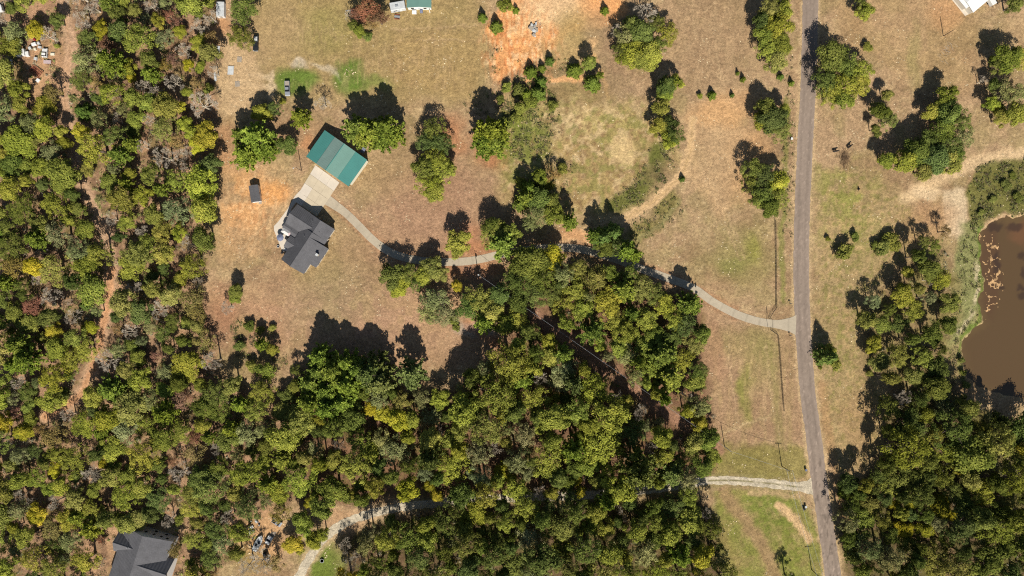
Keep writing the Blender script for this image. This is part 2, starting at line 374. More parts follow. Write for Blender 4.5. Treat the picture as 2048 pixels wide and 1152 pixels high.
    lay(ell(1490,520,60,60,.5)*.5, C(146,136,78)); lay(ell(1508,505,18,26,.6)*.6, C(140,142,54)); lay(ell(1470,530,28,20,.6)*.5, C(120,132,56)); lay(ell(1450,510,70,80,.6)*.35, C(140,128,80))
    # verge left of the road, lawn bottom right
    lay(line([(1572,200),(1570,400),(1563,470),(1566,600)], 5, 3)*.6, C(120,126,54)); lay(line([(1585,700),(1578,900)], 5, 4)*.5, C(132,132,62))
    lay(poly([(1425,640),(1600,670),(1610,880),(1440,890),(1420,760)], 16)*.7, C(162,130,98)); lay(line([(1545,690),(1552,800),(1560,880)],10,8)*.5, C(136,132,72)); lay(ell(1520,720,30,60,.6)*.4, C(136,134,72)); lay(ell(1490,780,16,60,.5)*.7, C(126,130,54)); lay(ell(1490,690,70,30,.6)*.45, C(138,132,74)); lay(brk(.5,.7,fbm(U/9,V/60,32))*inside(U,V,[(1420,640),(1600,680),(1615,900),(1430,890)])*.45, C(172,146,102))
    lay(poly([(1440,885),(1615,895),(1618,955),(1420,958)], 10)*.7, C(128,122,58)); lay(ell(1420,600,40,50,.6)*.3, C(170,130,100)); lay(ell(1430,700,16,60,.6)*.5, C(168,128,98))
    lay(poly([(1430,980),(1600,985),(1640,1060),(1650,1190),(1440,1190)], 8)*.85, C(124,128,56)); lay(ell(1540,1030,50,50,.5)*.6, C(108,122,46)); lay(ell(1580,1110,30,50,.5)*.5, C(116,126,46)); lay(poly([(1430,980),(1600,985),(1640,1060),(1650,1190),(1440,1190)], 8)*brk(.5,.66,fbm(U/12,V/12,39,4))*.5, C(158,140,88))
    lay(line([(1450,990),(1490,1040),(1530,1100),(1560,1180)], 14, 8)*.8, C(160,130,94)); lay(line([(1558,1010),(1590,1040),(1618,1078)], 8, 4)*.9, C(212,176,130)); lay(line([(1440,1060),(1470,1130),(1480,1190)], 12, 10)*.5, C(150,130,80)); lay(line([(1500,985),(1600,993)], 5, 3)*.7, C(186,156,116))
    lay(line([(1430,870),(1540,830)], 3, 3)*.5, C(180,158,112))
    # wheel tracks, mowing streaks, wash lines
    rt = np.random.default_rng(5)
    for p in ([(1400,30),(1430,5),(1460,20),(1450,55),(1415,60)], [(1390,60),(1420,100),(1440,160)], [(1400,60),(1430,100),(1450,165)], [(520,650),(600,590),(690,560)], [(530,640),(560,740)], [(590,640),(700,600),(790,640)], [(505,470),(470,520),(450,560)], [(515,475),(480,525)], [(560,420),(500,480)], [(900,700),(980,690),(1000,720)], [(780,60),(960,50)], [(790,80),(960,80)],
              [(1390,250),(1400,330),(1440,420),(1480,520)], [(1402,250),(1412,330),(1452,420),(1492,520)], [(1640,330),(1648,520),(1650,660)], [(1650,330),(1658,520),(1660,660)], [(1700,20),(1790,120),(1860,170)], [(1850,40),(1840,130)], [(1430,870),(1540,832)], [(1455,640),(1462,760),(1480,860)], [(1530,690),(1545,800),(1560,880)], [(860,720),(870,760)], [(740,300),(800,340),(820,420)], [(700,380),(760,400),(800,450)]):
        lay(line(p, 1.6, 1.4)*.42*brk(.3,.5,fbm(U/12,V/12,29)), C(208,178,134)); lay(line([(q[0]+3, q[1]+2) for q in p], 1.4, 1.2)*.25, C(128,100,74))
    for (x0,y0,x1,y1,ang) in ((1420,660,1610,890,4),(640,540,860,720,-38),(1350,0,1520,180,10),(740,380,1000,480,-30),(560,20,960,200,3),(1390,240,1500,520,-8),(1640,350,1740,900,2),(1450,990,1640,1160,-28)):
        c_, s_ = math.cos(math.radians(ang)), math.sin(math.radians(ang)); a_ = (U*c_+V*s_); b_ = (-U*s_+V*c_)
        w_ = smooth(np.minimum(np.minimum(U-x0, x1-U), np.minimum(V-y0, y1-V)), 0, 40)
        st = fbm(a_/3.2, b_/45, 27, 3); bk_ = brk(.35,.65,fbm(U/25,V/25,26)); lay(w_*bk_*smooth(st,.52,.66)*.28, C(150,120,90)); lay(w_*bk_*smooth(st,.50,.34)*.28, C(200,168,126))
    lay(ell(700,640,170,70,.6)*.35*brk(.4,.6,fbm(U/16,V/16,28)), C(176,136,112)); lay(ell(880,420,110,70,.6)*.4, C(172,132,106)); lay(ell(640,600,60,70,.6)*.3, C(150,134,96))
    lay(ell(1040,90,70,85,.4)*smooth(fbm(U/4,V/16,47,3),.52,.62)*.6, C(206,128,76)); lay(ell(1040,90,70,85,.4)*smooth(fbm(U/5,V/14,48,3),.56,.66)*.6, C(240,200,150)); lay(ell(515,410,60,75,.5)*smooth(fbm(U/5,V/12,49,3),.52,.64)*.35, C(190,132,86)); lay(ell(515,410,70,80,.4)*smooth(fbm(U/6,V/9,50,3),.55,.66)*.5, C(226,186,136))
    # road shoulders
    lay(line(ROAD, 20, 3)*.9, C(192,164,122), .06)
    # east meadow
    meadow = [(1640,330),(1760,340),(1830,420),(1900,480),(1850,500),(1720,600),(1730,740),(1780,800),(1770,900),(1690,960),(1660,900),(1640,760),(1630,600)]
    lay(poly(meadow, 20)*.6, C(158,140,92)); lay(ell(1690,370,60,50,.6)*.6*brk(.4,.6), C(140,142,66)); lay(ell(1700,440,60,60,.6)*.45*brk(.35,.6), C(138,138,66)); lay(brk(.52,.66,fbm(U/7,V/7,33,3))*poly(meadow,20)*.55, C(126,124,62)); lay(brk(.55,.7,fbm(U/8,V/8,34,3))*poly(meadow,20)*.5, C(190,158,112))
    lay(ell(1720,850,40,70,.6)*.5, C(172,138,98)); lay(line([(1645,770),(1655,860),(1670,940),(1690,1050)], 9, 6)*.6, C(176,138,96))
    lay(poly([(1650,-30),(1900,-30),(1960,60),(1950,180),(1800,160),(1700,90)], 25)*.5, C(172,140,98)); lay(ell(1890,25,34,36,.5)*.55, C(196,148,102)); lay(ell(1830,110,14,60,.5)*.4, C(146,140,84)); lay(ell(1700,60,30,50,.5)*.4, C(160,132,92))
    # pale ring road by the pond and its bank
    sandc = C(214,184,140)
    lay(line([(1815,395),(1850,372),(1890,352),(1930,335),(1975,318),(2060,308)], 13, 7)*.85, sandc); lay(ell(1850,385,28,12,.5)*.8, C(220,192,150)); lay(poly([(1885,380),(1930,375),(1932,430),(1930,480),(1895,470),(1885,430)], 6, (wu2,wv2))*.85, C(214,190,152)); lay(ell(1870,430,40,30,.6)*.6, C(178,138,100)); lay(ell(1845,460,50,40,.6)*.5, C(184,146,104))
    lay(poly([(1930,440),(1960,450),(1960,640),(1920,690),(1890,700),(1895,560),(1915,500)], 8)*.85, C(134,138,84)); lay(line([(1950,530),(1955,570),(1950,610),(1940,640),(1915,665)], 4, 3)*.8*brk(.3,.5), C(206,188,150)); lay(line([(1960,450),(1962,560),(1960,640),(1925,672),(1916,720),(1930,770)], 4, 2)*.8, C(96,116,42))
    lay(poly(SCRUB, 6, (wu2,wv2))*.85, C(104,106,48)); lay(poly([(1880,690),(1920,680),(1925,760),(1885,770)], 8)*.6, C(156,142,92))
    lay(poly([(2000,40),(2060,20),(2060,120),(1990,110)], 12)*.4, C(190,160,116))
    # woodland floor: leaf litter, red soil; grove and east darkened to paint tree shade
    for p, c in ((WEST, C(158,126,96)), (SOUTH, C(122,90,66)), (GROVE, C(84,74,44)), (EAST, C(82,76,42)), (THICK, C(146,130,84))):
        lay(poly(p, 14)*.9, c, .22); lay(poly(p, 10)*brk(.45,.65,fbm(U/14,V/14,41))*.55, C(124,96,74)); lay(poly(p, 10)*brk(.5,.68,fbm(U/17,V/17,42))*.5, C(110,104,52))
    lay(poly(WEST, 10)*brk(.55,.72,fbm(U/26,V/26,43))*.6, C(190,150,114)); lay(ell(490,650,70,60,.6)*.6, C(168,128,98)); lay(ell(505,690,45,50,.6)*.5*brk(.4,.6), C(128,120,62)); lay(ell(440,620,30,50,.6)*.5, C(160,112,82))
    lay(line(TRACK, 12, 7)*.85, C(200,164,130)); lay(line(TRACK, 3, 3)*.35, C(170,130,92)); lay(line(TRACK[9:], 8, 4)*.5, C(210,150,100)); lay(ell(95,150,45,60,.5)*.7, C(198,156,116)); lay(ell(70,30,45,36,.5)*.6, C(190,148,116))
    lay(line(CORRIDOR, 13, 6)*.85, C(158,120,94)); lay(ell(525,1075,42,50,.4)*.9, C(200,158,112)); lay(ell(500,1115,36,24,.5)*.6, C(150,128,70)); lay(ell(645,1125,36,45,.4)*.9, C(104,122,44))
    lay(line(GRAVEL[11:], 14, 5)*.8, C(196,168,130)); lay(line(GRAVEL[:12], 12, 4)*.6, C(150,138,92)); lay(ell(690,1040,40,22,.5)*.6, C(190,150,110))
    lay(line(DRIVE[:18], 13, 4)*.55, C(170,128,94)); lay(ell(230,1085,12,50,.5,rot=15)*.5, C(200,160,120)); lay(ell(345,1055,24,20,.5)*.6, C(196,168,124))
    col = col*(1+.34*(fbm(U/2.6, V/2.6, 45, 2)-.5)+.24*(fbm(U/7, V/5, 46, 3)-.5))[..., None]
    return np.clip(col*1.06*np.array([.985, .975, .985]), 0.012, .9)

col = colour_field(U, V)
pond_d = sdist(U + (fbm(U/20, V/20, 51)-.5)*26, V + (fbm(U/20, V/20, 52)-.5)*26, POND)
relief = (fbm(U/3.2, V/3.2, 61, 3)-.5)*.10
forest_mask = in_forest(U, V)
ZZ = relief + np.where(forest_mask, (fbm(U/9, V/9, 62)-.5)*.25, 0)
hard = np.minimum(np.minimum(seg_dist(U, V, ROAD)-20, seg_dist(U, V, DRIVE)-12), seg_dist(U, V, GRAVEL)-11)
hard = np.minimum(hard, -sdist(U, V, [(590,330),(690,330),(700,520),(560,540),(535,430)]))
ZZ = np.where(hard < 6, ZZ*np.clip(hard/6, 0, 1), ZZ)
ZZ = ZZ - 1.6*smooth(pond_d, -6, 16)
# eroded gullies in the clay
ZZ -= .22*smooth(fbm(U/6, V/20, 63, 3), .5, .62)*(np.hypot((U-1040)/70, (V-90)/80) < 1)
ny, nx = XX.shape
idx = np.arange(ny*nx).reshape(ny, nx)
F = np.stack([idx[:-1,:-1], idx[:-1,1:], idx[1:,1:], idx[1:,:-1]], -1).reshape(-1, 4)
rgba = np.concatenate([col, np.ones(col.shape[:2]+(1,))], -1).reshape(-1, 4)
ground = link("ground", mesh_np("ground", np.stack([XX, YY, ZZ], -1).reshape(-1, 3), F, M_GROUND, True, {"soil": ('FLOAT_COLOR', 'POINT', rgba)}))
tag(ground, kind="structure")

def ground_z(x, y):
    i = np.clip(np.searchsorted(GX, x), 1, nx-1); j = np.clip(np.searchsorted(GY, y), 1, ny-1)
    return float(ZZ[j, i])
def ground_col(x, y):
    i = np.clip(np.searchsorted(GX, x), 0, nx-1); j = np.clip(np.searchsorted(GY, y), 0, ny-1)
    return col[j, i]

# ------------------------------------------------------------------ water
M_WATER = bpy.data.materials.new("murky_pond_water"); _n, _l = nodes_of(M_WATER); _b = _n["Principled BSDF"]
_b.inputs["Roughness"].default_value = .06; _b.inputs["Specular IOR Level"].default_value = .35
_a = _n.new("ShaderNodeAttribute"); _a.attribute_name = "soil"; _l.new(_a.outputs["Color"], _b.inputs["Base Color"])
_nz = _n.new("ShaderNodeTexNoise"); _nz.inputs["Scale"].default_value = .7; _tc = _n.new("ShaderNodeTexCoord"); _l.new(_tc.outputs["Object"], _nz.inputs["Vector"])
_bp = _n.new("ShaderNodeBump"); _bp.inputs["Strength"].default_value = .05; _bp.inputs["Distance"].default_value = .05; _l.new(_nz.outputs[0], _bp.inputs["Height"]); _l.new(_bp.outputs[0], _b.inputs["Normal"])
wx = np.arange(172, 252, .6); wy = np.arange(-56, 36, .6); WX, WY = np.meshgrid(wx, wy); WU = WX/M_PX+1024; WV = 576-WY/M_PX
wc = np.empty(WX.shape+(3,)); wc[:] = lin((97, 77, 53))
def wlay(m, c):
    global wc
    m = np.clip(m, 0, 1)[..., None]; wc = wc*(1-m)+lin(c)*m
wu = WU+(fbm(WU/9, WV/9, 71)-.5)*16; wv = WV+(fbm(WU/9, WV/9, 72)-.5)*16
wlay((1-smooth(np.hypot((wu-2048)/34, (wv-455)/40), .5, 1.2))*.5, (126, 86, 60))
wlay(1-smooth(sdist(wu, wv, POND), 0, 22), (104, 84, 56))
wlay((1-smooth(np.hypot((wu-1982)/22, (wv-540)/100), .7, 1.15))*.5, (92, 66, 50))
for e in ((2046,510,9,10),(2048,545,6,12),(2042,577,9,6),(2046,592,8,8),(2000,575,8,7),(1996,525,6,26),(1992,452,14,12),(2030,455,16,10)):
    wlay((1-smooth(np.hypot((wu-e[0])/e[2], (wv-e[1])/e[3]), .6, 1.3))*.75, (66, 52, 44))
wi = np.arange(WX.size).reshape(WX.shape); wF = np.stack([wi[:-1,:-1], wi[:-1,1:], wi[1:,1:], wi[1:,:-1]], -1).reshape(-1, 4)
wF = wF[sdist(WU, WV, POND).reshape(-1)[wF].max(1) > -12]
wrgba = np.concatenate([wc, np.ones(wc.shape[:2]+(1,))], -1).reshape(-1, 4)
tag(link("pond_water", mesh_np("pond_water", np.stack([WX, WY, np.full_like(WX, -.55)], -1).reshape(-1, 3), wF, M_WATER, True, {"soil": ('FLOAT_COLOR', 'POINT', wrgba)})), kind="structure")
# floating orange-brown weed mats along the west bank
ax_ = np.arange(186, 200, .22); ay_ = np.arange(-16, 26, .22); AX, AY = np.meshgrid(ax_, ay_); AU = AX/M_PX+1024; AV = 576-AY/M_PX
rid = 1-np.abs(fbm(AU/11, AV/15, 75, 4)-.5)*10.0
cen = np.interp(AV, [450,500,545,580,610,635], [1968,1984,1990,1992,1985,1974]); wid_ = np.interp(AV, [445,470,520,580,615,640], [9,20,22,20,16,3])
keep = (rid > .30+.5*smooth(np.abs(AU-cen)/wid_, .5, 1.0)) & (np.abs(AU-cen) < wid_)
AZ = -.53+.06*np.clip(rid, 0, 1); ai = np.arange(AX.size).reshape(AX.shape); aF = np.stack([ai[:-1,:-1], ai[:-1,1:], ai[1:,1:], ai[1:,:-1]], -1).reshape(-1, 4)
aF = aF[keep.reshape(-1)[aF].min(1)]
ac = lin((206, 166, 118))*(0.62+.6*fbm(AU/4, AV/4, 76, 3))[..., None]
arg = np.concatenate([ac, np.ones(ac.shape[:2]+(1,))], -1).reshape(-1, 4)
tag(link("floating_weed_mat", mesh_np("floating_weed_mat", np.stack([AX, AY, AZ], -1).reshape(-1, 3), aF, M_GROUND, True, {"soil": ('FLOAT_COLOR', 'POINT', arg)})),
    "orange-brown weed mats floating along the west bank of the pond", "pond weed", kind="stuff")

# ------------------------------------------------------------------ road, driveways, paving
def resample(pts, step):
    pts = [Vector((p[0], p[1])) for p in pts]
    dense = []
    for i in range(len(pts)-1):                                            # Catmull-Rom
        p0 = pts[max(i-1, 0)]; p1 = pts[i]; p2 = pts[i+1]; p3 = pts[min(i+2, len(pts)-1)]
        n = max(2, int((p2-p1).length/step))
        for k in range(n):
            t = k/n; dense.append(.5*((2*p1)+(p2-p0)*t+(2*p0-5*p1+4*p2-p3)*t*t+(3*p1-p0-3*p2+p3)*t**3))
    dense.append(pts[-1]); return dense
def strip(name, pts, width, z, mat, colour, rag=.6, nacross=9, soilfn=None, flare=None, step=3):
    c = resample(pts, step); V_ = []; A_ = []
    for i, p in enumerate(c):
        d = (c[min(i+1, len(c)-1)]-c[max(i-1, 0)]).normalized(); nn = Vector((-d.y, d.x))
        w = width*.5+(flare(i/(len(c)-1)) if flare else 0)
        for j in range(nacross):
            s = j/(nacross-1)*2-1; ww = w
            if abs(s) > .99: ww += (float(fbm(np.array(i*.35+(9 if s > 0 else 0)), np.array(3.3), 81, 3))-.5)*2*rag
            q = p+nn*(s*ww); V_.append(P(q.x, q.y, z)); A_.append((q.x, q.y, s, i))
    n = len(c); F_ = [(i*nacross+j, i*nacross+j+1, (i+1)*nacross+j+1, (i+1)*nacross+j) for i in range(n-1) for j in range(nacross-1)]
    A_ = np.array(A_); base = np.tile(lin(colour), (len(A_), 1))
    if soilfn is not None: base = soilfn(A_, base)
    at = np.concatenate([base, np.ones((len(base), 1))], -1)
    me = mesh_np(name, V_, F_, mat, False, {"soil": ('FLOAT_COLOR', 'POINT', at)})
    return tag(link(name, me), kind="structure")
M_ASPH = mat_attr("worn_asphalt", rough=.9, fine=((1.2, .07), (.3, .08)), bump=.15, spec=.2)
def road_soil(A, b):
    u, v, s = A[:,0], A[:,1], A[:,2]
    b = b*(1+.16*(fbm(s*3+5, v/70, 82, 3)-.5)*2)[:, None]*(1+.14*(fbm(u/3, v/4, 88, 3)-.5)*2)[:, None]
    b = b*(1+.14*smooth(np.abs(s), .82, 1.0))[:, None]
    b = b*(1-.12*np.exp(-((np.abs(s)-.45)/.16)**2))[:, None]                # darker wheel paths
    crack = smooth(fbm(u/5, v/9, 83, 3), .64, .72)*smooth(v, 350, 420)*(.35+.65*smooth(v, 850, 1000)); b = b*(1-.35*crack)[:, None]
    pale = smooth(fbm(u/4+40, v/6, 84, 3), .72, .78); return b*(1+.35*pale)[:, None]
strip("road", ROAD, 31, .05, M_ASPH, (149, 132, 117), rag=1.7, nacross=19, soilfn=road_soil)
def conc_soil(A, b):
    u, v, s, i = A.T
    j = (np.abs((i % 9)-4.5) > 4.2)*1.0
    return b*(1-.14*j)[:, None]*(1+.10*(fbm(u/20, v/20, 85)-.5)*2)[:, None]
strip("driveway", DRIVE, 15.5, .06, M_ASPH, (186, 172, 148), rag=.4, soilfn=conc_soil, flare=lambda t: 13*max(0, (t-.955)/.045)**1.6+3*max(0, 1-t/.04))
def grav_soil(A, b):
    u, v, s, i = A.T
    med = np.exp(-(s/.2)**2)*smooth(u, 1150, 1300)*(1-smooth(u, 1585, 1605))*smooth(fbm(u/9, v/9, 86), .25, .5)
    b = b*(1+.25*(fbm(u/6, v/6, 87, 3)-.5)*2)[:, None]
    return b*(1-med[:, None])+lin((128, 118, 78))*med[:, None]
strip("gravel_lane", GRAVEL, 17, .03, M_GROUND, (200, 186, 160), rag=3.0, nacross=13, soilfn=grav_soil, flare=lambda t: 12*max(0, 1-t/.03)**1.4)
M_CONC = mat_plain("pale_concrete", srgb(206, 190, 162), vary=.06, scale=.5, rough=.9)
M_CONC2 = mat_plain("lighter_concrete", srgb(216, 203, 184), vary=.05, scale=.5, rough=.9)
def slab(name, pts, z, mat, parent=None):
    m = MB(); n = len(pts); w = [P(*p) for p in pts]
    m.poly([(p.x, p.y, z) for p in w]+[(p.x, p.y, -.1) for p in w], [tuple(range(n))]+[(k, (k+1)%n, n+(k+1)%n, n+k) for k in range(n)])
    return m.build(name, mat, parent)
apron = empty("concrete_apron", P(640, 370)); tag(apron, kind="structure")
def slab_rel(name, pts, z, mat):
    o = slab(name, pts, z, mat); o.parent = apron; o.matrix_parent_inverse = Matrix.Translation(-apron.location); return o
A0, A1, A2, A3 = Vector((631,330)), Vector((679,365)), Vector((634,433)), Vector((588,402))     # apron quad: barn side then house side
def lerp2(u, v): 
    a = A0.lerp(A1, u); b = A3.lerp(A2, u); q = a.lerp(b, v); return (q.x, q.y)
g_ = .002
for r in range(4):
    for c in range(3):
        u0, u1, v0, v1 = c/3+g_, (c+1)/3-g_, r/4+g_, (r+1)/4-g_
        slab_rel("slab", [lerp2(u0,v0), lerp2(u1,v0), lerp2(u1,v1), lerp2(u0,v1)], .085+.004*((r*3+c) % 3), M_CONC2 if r == 0 or (c == 0 and r > 1) else M_CONC)
patio = slab("patio", [(606,375),(612,386),(594,402),(583,418),(575,440),(572,470),(579,485),(583,498),(566,505),(560,492),(555,478),(548,460),(548,452),(556,444),(575,418),(590,392)], .075, M_CONC2); tag(patio, kind="structure")

# ------------------------------------------------------------------ buildings
def gable(parent, x0, x1, y0, y1, ax, ez, slope, mat=M_SHINGLE, wall=M_WALLW, over=.45, ridge=None, rise_to=None, thick=.16):
    """gabled block in the parent's frame; ax is the ridge direction"""
    m = MB(); w = MB()
    lo, hi = (y0, y1) if ax == 'x' else (x0, x1); a0, a1 = (x0, x1) if ax == 'x' else (y0, y1)
    mid = (lo+hi)/2 if ridge is None else ridge
    rz = ez+max(mid-lo, hi-mid)*slope if rise_to is None else rise_to
    m.prism([(lo, ez), (mid, rz), (hi, ez), (hi, ez-thick), (mid, rz-thick), (lo, ez-thick)], ax, a0, a1)
    r = m.build("roof", mat, parent)
    if mat is M_SHINGLE:
        MB().prism([(mid-.2, rz-.2*(rz-ez)/(mid-lo)+.03), (mid, rz+.035), (mid+.2, rz-.2*(rz-ez)/(hi-mid)+.03), (mid, rz-.05)], ax, a0-.01, a1+.01).build("ridge_cap", M_SHINGLE, r)
    def zr(u): return ez+(rz-ez)*((u-lo)/(mid-lo) if u < mid else (hi-u)/(hi-mid))-thick-.02
    w.prism([(lo+over, -.1), (lo+over, zr(lo+over)), (mid, zr(mid)), (hi-over, zr(hi-over)), (hi-over, -.1)], ax, a0+over, a1-over)
    w.build("wall", wall, parent)
    return r, rz
def panel(parent, name, mat, face, a, b, z0, z1, at, t=.05):
    """thin box on a wall: face 'x' plane at x=at spanning y a..b, or 'y'"""
    m = MB()
    if face == 'x': m.box(at-t, at+t, a, b, z0, z1)
    else: m.box(a, b, at-t, at+t, z0, z1)
    return m.build(name, mat, parent)

# --- main house
ZK = M_PX/6.775*(CAM_H-3.2)/CAM_H
hp = P(540+375/6.775, 390+130/6.775, 0, 3.2)
house = empty("house", hp, math.atan2(-.549, .836))
tag(house, "grey-shingled ranch house with cross gables beside the concrete patio", "house")
def L(v): return v*ZK
gable(house, L(-8), L(400), L(-300), L(0), 'x', 3.0, .50)
gable(house, L(205), L(598), L(-268), L(-4), 'y', 3.05, .47)
gable(house, L(218), L(585), L(-742), L(-200), 'y', 3.1, .56, ridge=L(400))
gable(house, L(330), L(676), L(-580), L(-272), 'y', 3.02, .5, ridge=L(405), rise_to=6.12)
gable(house, L(146), L(420), L(-576), L(-404), 'x', 2.95, .42)
gable(house, L(-12), L(110), L(-378), L(-296), 'x', 2.55, .25)
gable(house, L(112), L(262), L(-412), L(-290), 'x', 2.6, .14)
ch = MB().box(L(596), L(622), L(-430), L(-404), 3.6, 5.5).build("chimney", M_STONE, house); MB().box(L(592), L(626), L(-434), L(-400), 5.5, 5.62).build("chimney_cap", M_OFFW, ch)
for (x, y, z) in ((L(300), L(-75), 4.7), (L(330), L(-300), 5.0), (L(470), L(-150), 5.0)): MB().tube((x, y, z-.6), (x, y, z+.45), .08, n=8).build("vent_pipe", M_STEEL, house)
for k, a in enumerate((60, 160, 260)): panel(house, "window", M_GLASS, 'y', L(a), L(a+45), 1.0, 2.2, L(-12)-.02)
panel(house, "garage_door", M_WHITE, 'x', L(-255), L(-60), .05, 2.4, L(7)-.02)
for b in (330, 400, 500): panel(house, "window", M_GLASS, 'x', L(-b-40), L(-b), .9, 2.2, L(661)+.03)
panel(house, "door", M_DARKP, 'x', L(-170), L(-140), .05, 2.15, L(583)+.03)
for a in (300, 450): panel(house, "window", M_GLASS, 'y', L(a), L(a+60), .9, 2.2, L(-727)-.03)
for b in (640, 700): panel(house, "window", M_GLASS, 'x', L(-b-30), L(-b), .9, 2.2, L(233)-.03)

# --- green metal barn
bk = M_PX/7.68*(CAM_H-4.0)/CAM_H
bo = P(590+450/7.68, 240+150/7.68, 0, 4.0)
barn = empty("metal_barn", bo, math.atan2(-460, 655)); tag(barn, "teal metal barn with faded middle roof panels at the concrete apron", "barn")
BL, BW = 800*bk, 497*bk
prof = [(0, 3.5), (BL*.25, 4.25), (BL*.49, 5.6), (BL*.74, 4.25), (BL, 3.5)]
for k, mt in enumerate((M_TEAL, M_TEAL_F, M_TEAL_L, M_TEAL)):
    (xa, za), (xb, zb) = prof[k], prof[k+1]
    dz = .10 if k in (1, 2) else 0.0
    m = MB().prism([(xa+.01, za+dz), (xb-.01, zb+dz), (xb-.01, zb+dz-.07), (xa+.01, za+dz-.07)], 'y', -BW, 0)
    rp = m.build("roof_panel", mt, barn)
    rb = MB()
    for q in range(1, 15):                                                   # raised seams running down the slope
        y = -BW*q/15; rb.prism([(xa+.03, za+dz+.014), (xb-.03, zb+dz+.014), (xb-.03, zb+dz-.01), (xa+.03, za+dz-.01)], 'y', y-.03, y+.03)
    sm = rb.build("roof_seam", mt, rp); sm["kind"] = "stuff"
MB().prism([(BL*.49-.25, 5.62), (BL*.49, 5.78), (BL*.49+.25, 5.62), (BL*.49, 5.70)], 'y', -BW-.02, .02).build("ridge_cap", M_TEAL, barn)
MB().prism([(.35, -.1), (.35, 3.45), (BL*.25, 4.1), (BL*.49, 5.45), (BL*.74, 4.1), (BL-.12, 3.36), (BL-.12, -.1)], 'y', -BW+1.0, -.25).build("wall", M_TRIM, barn)
for x in (.33, .55): panel(barn, "roll_up_door", M_WHITE, 'y', BL*x-1.7, BL*x+1.7, .05, 3.1, -BW+1.0-.03)
for x in (.12, .82): panel(barn, "dark_doorway_panel", M_DARKP, 'y', BL*x-1.3, BL*x+1.3, .05, 2.8, -BW+1.0-.03)  # black panels paint in the shade inside open doorways
for k in range(5): MB().box(BL*k/4*.96+.2, BL*k/4*.96+.36, -BW+.12, -BW+.28, -.1, 3.4 if k in (0, 4) else 4.1).build("post", M_TRIM, barn)

# --- small shed
sk = P(480+365/12.8, 340+600/12.8, 0, 2.6)
shed = empty("garden_shed", sk, math.radians(9.0)); tag(shed, "small dark-roofed shed with white front on the orange clay", "shed")
gable(shed, -1.9, 1.9, -3.35, 3.35, 'y', 2.2, .42, M_SHINGLE, M_WHITE, over=.16, thick=.1)
panel(shed, "door", M_OFFW, 'y', -.7, .7, .05, 1.95, -3.22)
panel(shed, "window", M_GLASS, 'x', -.5, .5, 1.1, 1.8, 1.76)
MB().box(.3, 1.5, -4.0, -3.3, -.02, .18).build("ramp", M_WOOD, shed)

# --- house in the woods at the lower left
fk = M_PX/8.725*(CAM_H-5)/CAM_H
fo = P(200+770/8.725, 1020+440/8.725, 0, 7.6)
fh = empty("forest_house", fo, math.atan2(-.307, .951)); tag(fh, "large grey-roofed two-storey house in the wood at the lower left", "house")
def Lf(v): return v*fk
gable(fh, Lf(-400), Lf(470), Lf(-1100), Lf(2), 'y', 5.6, .42, M_SHINGLE, M_WALLG, over=.12, ridge=0.0, rise_to=8.8)
gable(fh, Lf(-60), Lf(585), Lf(-740), Lf(-300), 'x', 4.9, .5, M_SHINGLE, M_WALLG, rise_to=8.45)
gable(fh, Lf(-475), Lf(60), Lf(-480), Lf(-80), 'x', 4.85, .5, M_SHINGLE, M_WALLG, rise_to=8.0)
MB().tube((Lf(-190), Lf(-270), 6.5), (Lf(-190), Lf(-270), 9.2), .14, n=8).build("flue_pipe", M_STEEL, fh)
for a in (-60, 90, 220, 330): panel(fh, "window", M_GLASS, 'y', Lf(a), Lf(a+34), 3.7, 5.0, Lf(2)-.10)
for a in (-200, 60, 250): panel(fh, "window", M_GLASS, 'y', Lf(a), Lf(a+40), .9, 2.2, Lf(2)-.10)

# --- teal-roofed building at the top edge
t1 = empty("teal_roof_cabin", P(838, 2, 0, 3)); tag(t1, "white cabin with pale teal metal roof cut by the top edge", "cabin")
r1, _ = gable(t1, -4.9, 4.9, -2.6, 9.0, 'y', 3.0, .16, M_TEAL_L, M_WHITE, over=.3)
panel(t1, "door", M_OFFW, 'y', -.5, .5, .05, 2.1, -2.34); panel(t1, "window", M_GLASS, 'y', 1.6, 2.8, 1, 2, -2.34); panel(t1, "window", M_GLASS, 'y', -3.4, -2.2, 1, 2, -2.34)
MB().box(3.9, 4.15, -3.5, -3.3, -.05, 2.5).build("porch_post", M_WHITE, t1)
t2 = empty("white_camper", P(795, 12, 0, 2.4), math.radians(10)); tag(t2, "weathered white camper trailer left of the teal-roofed cabin", "camper")
MB().box(-3.0, 3.0, -1.55, 1.75, .55, 2.75, .18).build("body", M_OFFW, t2)
for s in (-1, 1): MB().tube((0, s*1.3, .36), (0, s*1.62, .36), .36, n=14).build("wheel", M_RUBBER, t2)
MB().box(-.9, .3, -.5, .5, 2.74, 2.98, .05).build("roof_vent", M_STEEL, t2); panel(t2, "window", M_GLASS, 'y', -1.9, -.5, 1.4, 2.1, -1.53); panel(t2, "door", M_WHITE, 'y', .7, 1.4, .6, 2.3, -1.53)
ac = empty("white_chest", P(829, 25.5)); tag(ac, "white metal chest below the teal-roofed cabin", "chest")
MB().box(-.85, .85, -.62, .62, 0, .8, .06).build("body", M_WHITE, ac); MB().box(-.88, .88, -.65, .65, .8, .95, .05).build("lid", M_WHITE, ac)
pt = empty("grey_grill", P(843, 23)); tag(pt, "grey covered grill beside the white chest", "grill")
MB().box(-.55, .55, -.7, .7, .0, .9, .1).build("cart", M_BLUEGR, pt); MB().lathe([(.5,.9),(.48,1.1),(.3,1.25),(.04,1.3)], 12).build("hood", M_BLUEGR, pt)
tb = empty("picnic_table", P(795, 34.5), math.radians(-8)); tag(tb, "weathered picnic table below the white camper trailer", "table")
for k in range(4): MB().box(-1.1, 1.1, -.42+k*.215, -.42+k*.215+.19, .72, .77).build("plank", M_STEEL, tb)
